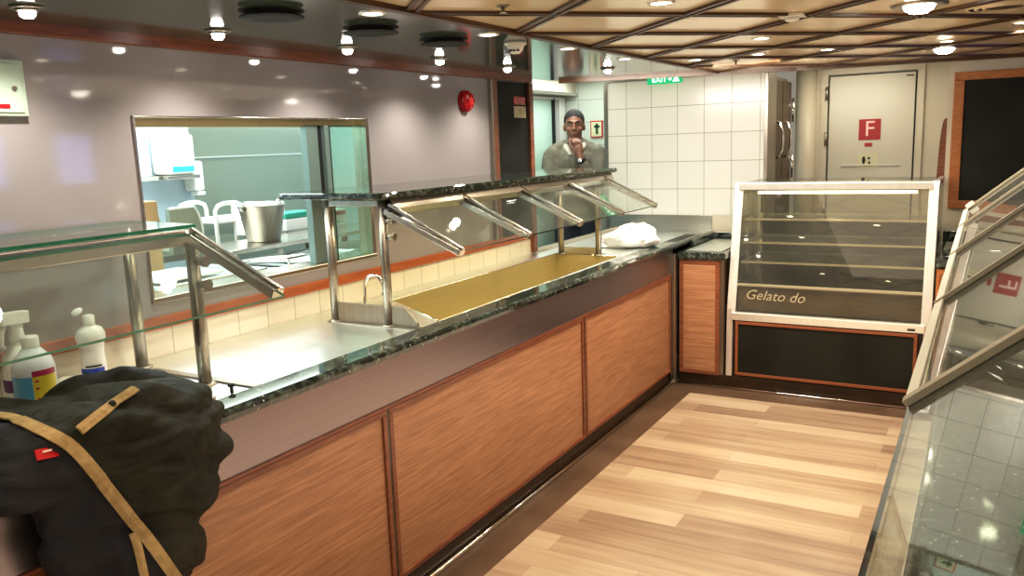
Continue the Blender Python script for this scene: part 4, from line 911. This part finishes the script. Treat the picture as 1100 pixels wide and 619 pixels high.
c = (-2.335, 1.475, HZ); s = thing('squeeze_bottle', c, 'white contoured squeeze bottle with open flip cap and blue label', 'bottle')
bm = nbm(); lathe(bm, [(.030, 0), (.034, .005), (.033, .05), (.030, .085), (.033, .110), (.039, .128), (.039, .142), (.032, .158), (.018, .166), (.014, .170), (.014, .182)], c, 32, sy=1.05); link('bottle_body', bm, M['white'], s)
bm = nbm(); lathe(bm, [(.017, .170), (.017, .196), (.010, .199), (.0001, .199)], c, 24, caps=False); cp = link('cap', bm, M['white'], s)
bm = nbm(); ellipsoid(bm, (c[0]-.006, c[1]-.028, c[2]+.212), (.016, .017, .008), Matrix.Rotation(.5, 3, 'X'), 20, 10); link('flip_lid', bm, M['white'], cp)
bm = nbm(); patch(bm, c, .0345, .008, .045, -1.8, .3); lb = link('label', bm, M['bluelbl'], s)
bm = nbm(); patch(bm, c, .0347, .049, .054, -1.2, .1); patch(bm, c, .0349, .030, .035, -1.5, -1.0); link('print', bm, M['black'], lb)

# crumpled paper towel
bm = nbm()
for i in range(7): ellipsoid(bm, (-2.30+random.uniform(-.05, .05), 1.40+random.uniform(-.05, .05), HZ+.018), (random.uniform(.03, .05), random.uniform(.03, .05), .016), Matrix.Rotation(random.uniform(0, 3), 3, 'Z'), 12, 8)
bm = voxel(bm, .006, 1)
for v in bm.verts:
    v.co += noise.noise_vector(v.co*45)*.008; v.co.z = max(v.co.z, HZ+.001)
tag(link('crumpled_cloth', bm, plain('grey_white_cloth', (.62, .58, .50), .8), smooth=True), 'crumpled off-white cloth between the two bottles', 'cloth')

# ------------------------------------------------------------------ white plastic bag at the far end
bm = nbm(); c = Vector((-1.93, 4.86, HZ))
for dx, dy, dz, rx, ry, rz in ((0, 0, .055, .14, .17, .06), (.05, .06, .075, .10, .12, .065), (-.06, -.04, .05, .12, .10, .06), (.10, .02, .05, .08, .12, .05), (-.02, .03, .095, .09, .10, .045), (-.16, -.08, .015, .06, .05, .018)):
    ellipsoid(bm, c+Vector((dx, dy, dz)), (rx, ry, rz))
bm = voxel(bm, .009, 3)
for v in bm.verts:
    n1 = noise.turbulence(v.co*9, 4, True); v.co += (v.co-c).normalized()*((n1-.6)*.045); v.co.z = max(v.co.z, HZ+.001)
tag(link('plastic_bag', bm, M['bagwhite'], smooth=True), 'crumpled white plastic bag lying at the far end of the counter', 'bag')

# ------------------------------------------------------------------ jacket over the near end of the counter
s = thing('padded_jacket', (-1.70, 1.1, .60), 'dark olive padded jacket with khaki trim slung over the near counter end', 'jacket')
bm = nbm()
for cx_, cy_, cz_, rx, ry, rz in ((-1.66, 1.14, .90, .13, .22, .20), (-1.64, 1.11, .74, .09, .16, .20), (-1.78, 1.06, .99, .22, .28, .082), (-1.70, 1.22, .975, .14, .16, .10), (-1.85, .92, 1.005, .20, .22, .07), (-1.66, .96, .985, .10, .20, .11), (-1.62, 1.06, .62, .06, .13, .12), (-1.66, 1.0, .80, .06, .13, .25)):
    ellipsoid(bm, (cx_, cy_, cz_), (rx, ry, rz), u=32, v=20)
bm = voxel(bm, .010, 10)
def outside_counter(v, pad=.004):
    if v.z < HZ+.010+pad and v.x < -1.690+pad:
        if v.x > -1.78: v.x = -1.690+pad
        else: v.z = HZ+.010+pad
def folds(p):
    a = noise.turbulence(Vector((p.x*5, p.y*4, p.z*7)), 3, True)
    b_ = math.sin(p.z*46+p.y*9+2.2*noise.noise(p*5))*.5+.5
    return (a-.5)*.042-(b_**6)*.013
bm.normal_update()
disp = [(v, v.normal.copy()*folds(v.co)) for v in bm.verts]
for v, d in disp: v.co += d; outside_counter(v.co)
from mathutils.bvhtree import BVHTree
bvh = BVHTree.FromBMesh(bm)
CURVE = [(.80, 1.127), (.834, 1.111), (.877, 1.077), (.932, 1.027), (.973, .963), (1.015, .888), (1.059, .80), (1.105, .707), (1.146, .616)]
def onjacket(y, z, lift=.004):
    d = Vector((-1.6, y, z-1.6)); h = bvh.ray_cast(Vector((-1.6, y, z))-d*.5, d.normalized())
    if h[0] is None: return None
    return h[0]+h[1]*lift, h[1]
def dense(pts, n=6):
    out = []
    for i in range(len(pts)-1):
        p0 = pts[max(i-1, 0)]; p1 = pts[i]; p2 = pts[i+1]; p3 = pts[min(i+2, len(pts)-1)]
        for k in range(n):
            t = k/n; out.append(tuple(.5*((2*b)+(-a+c)*t+(2*a-5*b+4*c-d)*t*t+(-a+3*b-3*c+d)*t**3) for a, b, c, d in zip(p0, p1, p2, p3)))
    out.append(pts[-1]); return out
# lining: faces below-left of the khaki curve take the lining colour
def curve_z(y):
    if y < CURVE[0][0]: return CURVE[0][1]
    for (a, za), (b_, zb_) in zip(CURVE, CURVE[1:]):
        if a <= y <= b_: return za+(zb_-za)*(y-a)/(b_-a)
    return -1
for f in bm.faces:
    c = f.calc_center_median(); t_ = -1.6/c.x; cy_, cz_ = c.y*t_, 1.6+(c.z-1.6)*t_   # seen against the trim line
    f.material_index = 1 if (cz_ < curve_z(cy_) and c.x > -1.80) else 0
link('shell', bm, [M['fabric'], M['lining']], s, smooth=True)
def ribbon(name, pts, w, mat, par, thick=.004, lift=.006):
    bm = nbm(); rows = []
    P = [onjacket(y, z, lift) for y, z in dense(pts)]
    P = [p for p in P if p]
    cs = [p[0] for p in P]
    cs = [ (cs[max(i-1,0)]+cs[i]*2+cs[min(i+1,len(cs)-1)])/4 for i in range(len(cs))]
    for i, p in enumerate(cs):
        d = (cs[min(i+1, len(cs)-1)]-cs[max(i-1, 0)]).normalized(); n_ = P[i][1]; sd = d.cross(n_).normalized(); n_ = sd.cross(d)
        rows.append([bm.verts.new(p+sd*w/2+n_*thick*.0), bm.verts.new(p+sd*w/2+n_*thick), bm.verts.new(p+n_*thick*1.6), bm.verts.new(p-sd*w/2+n_*thick), bm.verts.new(p-sd*w/2)])
    for a, b_ in zip(rows, rows[1:]):
        for k in range(5): bm.faces.new((a[k], a[(k+1) % 5], b_[(k+1) % 5], b_[k]))
    bm.faces.new(rows[0]); bm.faces.new(rows[-1])
    return link(name, bm, mat, par), cs
ribbon('khaki_trim', CURVE, .026, M['khaki'], s)
ribbon('hanging_strap', [(1.048, .787), (1.056, .741), (1.062, .675)], .018, M['khaki'], s, lift=.010)
tb, cs = ribbon('pocket_tab', [(.956, 1.046), (1.005, 1.065), (1.05, 1.080), (1.099, 1.095)], .022, M['khaki'], s)
mid = cs[len(cs)//2+1]; bm = nbm(); ellipsoid(bm, mid+Vector((.006, 0, .006)), (.008, .008, .008), u=16, v=10); link('snap_button', bm, M['black'], tb)
h = onjacket(.888, 1.024, .004)
if h:
    p, n_ = h; bm = nbm(); bar(bm, p+Vector((0, -.022, .004)), p+Vector((0, .022, -.002)), .022, .003, n_); tg = link('red_tag', bm, M['red'], s)
    bm = nbm(); bar(bm, p+n_*.002+Vector((0, -.008, .006)), p+n_*.002+Vector((0, .010, .004)), .004, .002, n_); link('tag_print', bm, M['pinkwhite'], tg)
bm = nbm()   # rolled hood lying at the back
pts = [(-1.88, 1.08, 1.025), (-1.92, 1.16, 1.035), (-1.92, 1.26, 1.03), (-1.88, 1.35, 1.005), (-1.82, 1.40, .97)]
pp = dense(pts, 5)
for i, p in enumerate(pp): ellipsoid(bm, p, (.055, .05, .030+.010*math.sin(PI*i/len(pp))), u=14, v=8)
bm = voxel(bm, .009, 5)
for v in bm.verts: v.co += noise.noise_vector(v.co*16)*.010
link('rolled_hood', bm, M['fabric'], s, smooth=True)

# ------------------------------------------------------------------ the man
PX, PY, YAW = -2.95, 6.22, .42
man = thing('person', (PX, PY, 0), 'man in grey hoodie and dark jeans standing with a hand on his chin', 'person')
def T(p):  # figure faces -y, turned towards the serving area
    x, y, z = p; return Vector((PX+x*math.cos(YAW)-y*math.sin(YAW), PY+x*math.sin(YAW)+y*math.cos(YAW), z))
RY = Matrix.Rotation(YAW, 3, 'Z')
def E_(bm, c, r, rot=None, **k): ellipsoid(bm, T(c), r, (RY @ rot) if rot else RY, **k)
def K(bm, a, b_, r1, r2): caps(bm, T(a), T(b_), r1, r2)
Ls, Le, Lw = (.19, .0, 1.50), (.215, -.16, 1.205), (.055, -.235, 1.450)      # raised arm (viewer's right)
Rs, Re, Rw = (-.19, .0, 1.50), (-.235, -.05, 1.19), (.03, -.235, 1.165)     # arm folded across
bm = nbm()
# head
E_(bm, (0, .01, 1.745), (.077, .096, .105), u=28, v=20); E_(bm, (0, -.025, 1.690), (.066, .070, .070), u=24, v=16); E_(bm, (0, -.055, 1.645), (.034, .034, .026))
E_(bm, (0, -.097, 1.715), (.013, .020, .028)); E_(bm, (0, -.108, 1.700), (.018, .015, .012)); E_(bm, (0, -.080, 1.755), (.055, .018, .014))
E_(bm, (0, -.088, 1.668), (.024, .014, .006)); E_(bm, (0, -.086, 1.658), (.020, .014, .006))
for sx in (-1, 1): E_(bm, (sx*.080, .012, 1.715), (.012, .020, .032)); E_(bm, (sx*.045, -.062, 1.700), (.022, .02, .018))
K(bm, (0, .02, 1.66), (0, .03, 1.53), .062, .068)
# trunk and limbs
E_(bm, (0, .02, 1.40), (.165, .105, .16)); E_(bm, (0, .01, 1.20), (.145, .10, .16)); E_(bm, (0, .01, 1.00), (.16, .11, .12))
for S, E2, W2 in ((Ls, Le, Lw), (Rs, Re, Rw)):
    K(bm, S, E2, .052, .042); K(bm, E2, W2, .040, .027)
for sx in (-1, 1):
    K(bm, (sx*.09, .01, .95), (sx*.10, -.01, .50), .085, .058); K(bm, (sx*.10, -.01, .50), (sx*.11, .03, .09), .056, .038); K(bm, (sx*.11, .03, .045), (sx*.13, -.12, .035), .036, .030)
# hands: left hand curled at the chin, right hand under the left elbow
def finger(pts, r0, r1):
    for i in range(len(pts)-1):
        a = r0+(r1-r0)*i/(len(pts)-1); b_ = r0+(r1-r0)*(i+1)/(len(pts)-1); K(bm, pts[i], pts[i+1], a, b_)
E_(bm, (.035, -.205, 1.530), (.040, .022, .048), Matrix.Rotation(.25, 3, 'Y'))
K(bm, Lw, (.04, -.212, 1.510), .027, .024)
for i, (dx, ln) in enumerate(((-.004, .9), (.016, 1.0), (.036, .95), (.054, .8))):
    finger([(dx+.008, -.20, 1.560), (dx, -.205, 1.560+.038*ln), (dx-.008, -.178, 1.560+.062*ln), (dx-.012, -.150, 1.560+.068*ln)], .0098, .0078)
finger([(.010, -.195, 1.520), (-.026, -.180, 1.555), (-.034, -.155, 1.600), (-.030, -.130, 1.630)], .0125, .009)
E_(bm, (.085, -.225, 1.165), (.048, .022, .036))
for i, (dz, ln) in enumerate(((.030, .9), (.010, 1.0), (-.010, .95), (-.028, .8))):
    finger([(.115, -.228, 1.165+dz), (.115+.04*ln, -.222, 1.166+dz), (.115+.066*ln, -.200, 1.168+dz)], .0098, .008)
finger([(.07, -.225, 1.190), (.095, -.240, 1.215), (.125, -.240, 1.225)], .012, .009)
bm = voxel(bm, .0055, 3)
link('body', bm, M['skin'], man, smooth=True)
# hoodie
bm = nbm()
E_(bm, (0, .02, 1.42), (.195, .130, .155)); E_(bm, (0, .01, 1.22), (.180, .130, .19)); E_(bm, (0, .01, 1.06), (.185, .135, .13)); E_(bm, (0, .02, 1.52), (.14, .09, .055))
for sx in (-1, 1): K(bm, (sx*.05, .025, 1.575), (sx*.16, .01, 1.525), .052, .055)
for S, E2, W2 in ((Ls, Le, Lw), (Rs, Re, Rw)):
    K(bm, S, E2, .074, .062); K(bm, E2, (Vector(W2)*.86+Vector(E2)*.14), .060, .040)
bm = voxel(bm, .009, 4)
cutz = 1.0
for v in bm.verts:
    v.co += noise.noise_vector(v.co*9)*.012
link('hoodie', bm, M['hoodie'], man, smooth=True)
bm = nbm()   # light hood lining around the neck
for i in range(15):
    a = -.5+(2*PI-2.14)*0+(PI+1.0)*i/14; x = .085*math.cos(a); y = .03+.085*math.sin(a)
    E_(bm, (x, y, 1.565+.012*math.sin(a)), (.030, .030, .036), u=12, v=8)
for sx in (-1, 1): K(bm, (sx*.075, -.02, 1.565), (sx*.035, -.105, 1.50), .026, .014)
bm = voxel(bm, .008, 4); link('hood', bm, M['hood'], man, smooth=True)
bm = nbm()   # jeans
E_(bm, (0, .01, .99), (.172, .125, .11))
for sx in (-1, 1):
    K(bm, (sx*.09, .01, .93), (sx*.10, -.01, .50), .100, .075); K(bm, (sx*.10, -.01, .50), (sx*.11, .03, .10), .073, .060)
bm = voxel(bm, .010, 3); link('jeans', bm, M['jeans'], man, smooth=True)
for sx in (-1, 1):
    bm = nbm(); K(bm, (sx*.11, .04, .045), (sx*.13, -.14, .042), .044, .040); E_(bm, (sx*.12, -.05, .014), (.048, .13, .014)); bm = voxel(bm, .008, 2)
    for v in bm.verts: v.co.z = max(v.co.z, 0.001)
    link('shoe', bm, M['black'], man, smooth=True)
bm = nbm()   # short dark hair
E_(bm, (0, .024, 1.770), (.084, .099, .092), u=28, v=20)
bm2 = voxel(bm, .007, 1)
for v in list(bm2.verts):
    w = v.co-Vector((PX, PY, 0)); lx = w.x*math.cos(-YAW)-w.y*math.sin(-YAW); ly = w.x*math.sin(-YAW)+w.y*math.cos(-YAW)
    lim = 1.795 if ly < -.045 else (1.795-(ly+.045)*1.9 if ly < .03 else 1.66)
    if v.co.z < lim-.012: v.co.z = v.co.z  # trimmed below
    v.co += v.normal*abs(noise.noise(v.co*60))*.006
dele = []
for v in bm2.verts:
    w = v.co-Vector((PX, PY, 0)); ly = w.x*math.sin(-YAW)+w.y*math.cos(-YAW)
    lx = w.x*math.cos(-YAW)-w.y*math.sin(-YAW); fr = 1.800-abs(lx)*.25
    lim = fr if ly < -.045 else (fr-(ly+.045)*1.7 if ly < .03 else 1.665)
    if v.co.z < lim: dele.append(v)
bmesh.ops.delete(bm2, geom=dele, context='VERTS'); link('hair', bm2, M['hair'], man, smooth=True)
for sx in (-1, 1):
    bm = nbm(); E_(bm, (sx*.031, -.0815, 1.735), (.010, .006, .0035), u=14, v=8); e = link('eye', bm, M['white'], man, smooth=True)
    bm = nbm(); E_(bm, (sx*.031, -.0865, 1.735), (.0055, .0025, .004), u=12, v=8); link('iris', bm, M['hair'], e, smooth=True)
    bm = nbm(); tube(bm, [T((sx*.014, -.098, 1.757)), T((sx*.032, -.097, 1.763)), T((sx*.052, -.082, 1.757))], .0045, 8); link('eyebrow', bm, M['hair'], man)
bm = nbm(); E_(bm, (0, -.098, 1.663), (.022, .006, .0025), u=14, v=8); link('mouth', bm, plain('lip_brown', (.16, .05, .04), .4), man)
bm = nbm(); wa = Vector(Lw); wd = (Vector(Lw)-Vector(Le)).normalized(); tube(bm, [T(wa-wd*.012), T(wa+wd*.012)], .034, 20); wt = link('wristwatch', bm, M['black'], man)
bm = nbm(); fc = T(wa+Vector((-.012, -.030, 0))); ellipsoid(bm, fc, (.016, .008, .016), u=16, v=10); link('watch_face', bm, M['chrome'], wt)

# ------------------------------------------------------------------ light
w = bpy.data.worlds.new('world'); bpy.context.scene.world = w; w.use_nodes = True
w.node_tree.nodes['Background'].inputs[0].default_value = (1, .9, .75, 1); w.node_tree.nodes['Background'].inputs[1].default_value = .3
lamp('AREA', (-3.35, 2.2, 2.35), 85, (.88, 1, .97), (0, 0, 0), shape='RECTANGLE', size=1.1, size_y=3.2)
lamp('AREA', (-2.9, 6.0, 2.12), 14, (.93, 1, .93), (0, 0, 0), shape='RECTANGLE', size=.5, size_y=1.2)
lamp('AREA', (-.9, 6.5, 2.12), 6, (1, .92, .75), (0, 0, 0), shape='RECTANGLE', size=.6, size_y=.3)
lamp('AREA', (-2.07, 3.45, 1.37), 7, (1, .84, .55), (0, 0, 0), shape='RECTANGLE', size=.12, size_y=1.9)  # warm lamp added under the granite shelf to brighten the well
lamp('AREA', (-1.5, 4.6, ZC-.03), 36, (1, .94, .84), (math.radians(35), 0, 0), shape='RECTANGLE', size=1.4, size_y=.3)  # added light tilted at the white tiled wall to brighten it
lamp('AREA', (-.75, 2.4, ZC-.02), 16, (1, .86, .66), (0, 0, 0), shape='RECTANGLE', size=1.0, size_y=3.6)  # added soft fill just under the lattice ceiling, no fitting there
lamp('POINT', (-.80, 5.42, 1.22), 1.5, (1, .9, .7), shadow_soft_size=.03)
lamp('AREA', (.9, -.6, 1.2), 15, (1, .86, .68), (math.radians(78), 0, math.radians(35)), shape='RECTANGLE', size=1.6, size_y=1.0)  # unseen fill light behind the camera
lamp('AREA', (-.7, 2.4, .25), 15, (1, .82, .58), (PI, 0, 0), shape='RECTANGLE', size=1.2, size_y=4.0)  # added uplight near the floor, lifts the cream ceiling
vs = bpy.context.scene.view_settings; vs.view_transform = 'Standard'; vs.look = 'None'; vs.exposure = 0.0
vs.use_curve_mapping = True; cv = vs.curve_mapping.curves[3]; cv.points.new(.22, .195); cv.points.new(.72, .735); vs.curve_mapping.update()
for n_, k_ in (('spray_bottle', 1.16), ('cleaner_bottle', 1.13), ('squeeze_bottle', 1.04)): bpy.data.objects[n_].scale = (k_, k_, k_)
for o in bpy.data.objects:
    if '_w' in o: del o['_w']
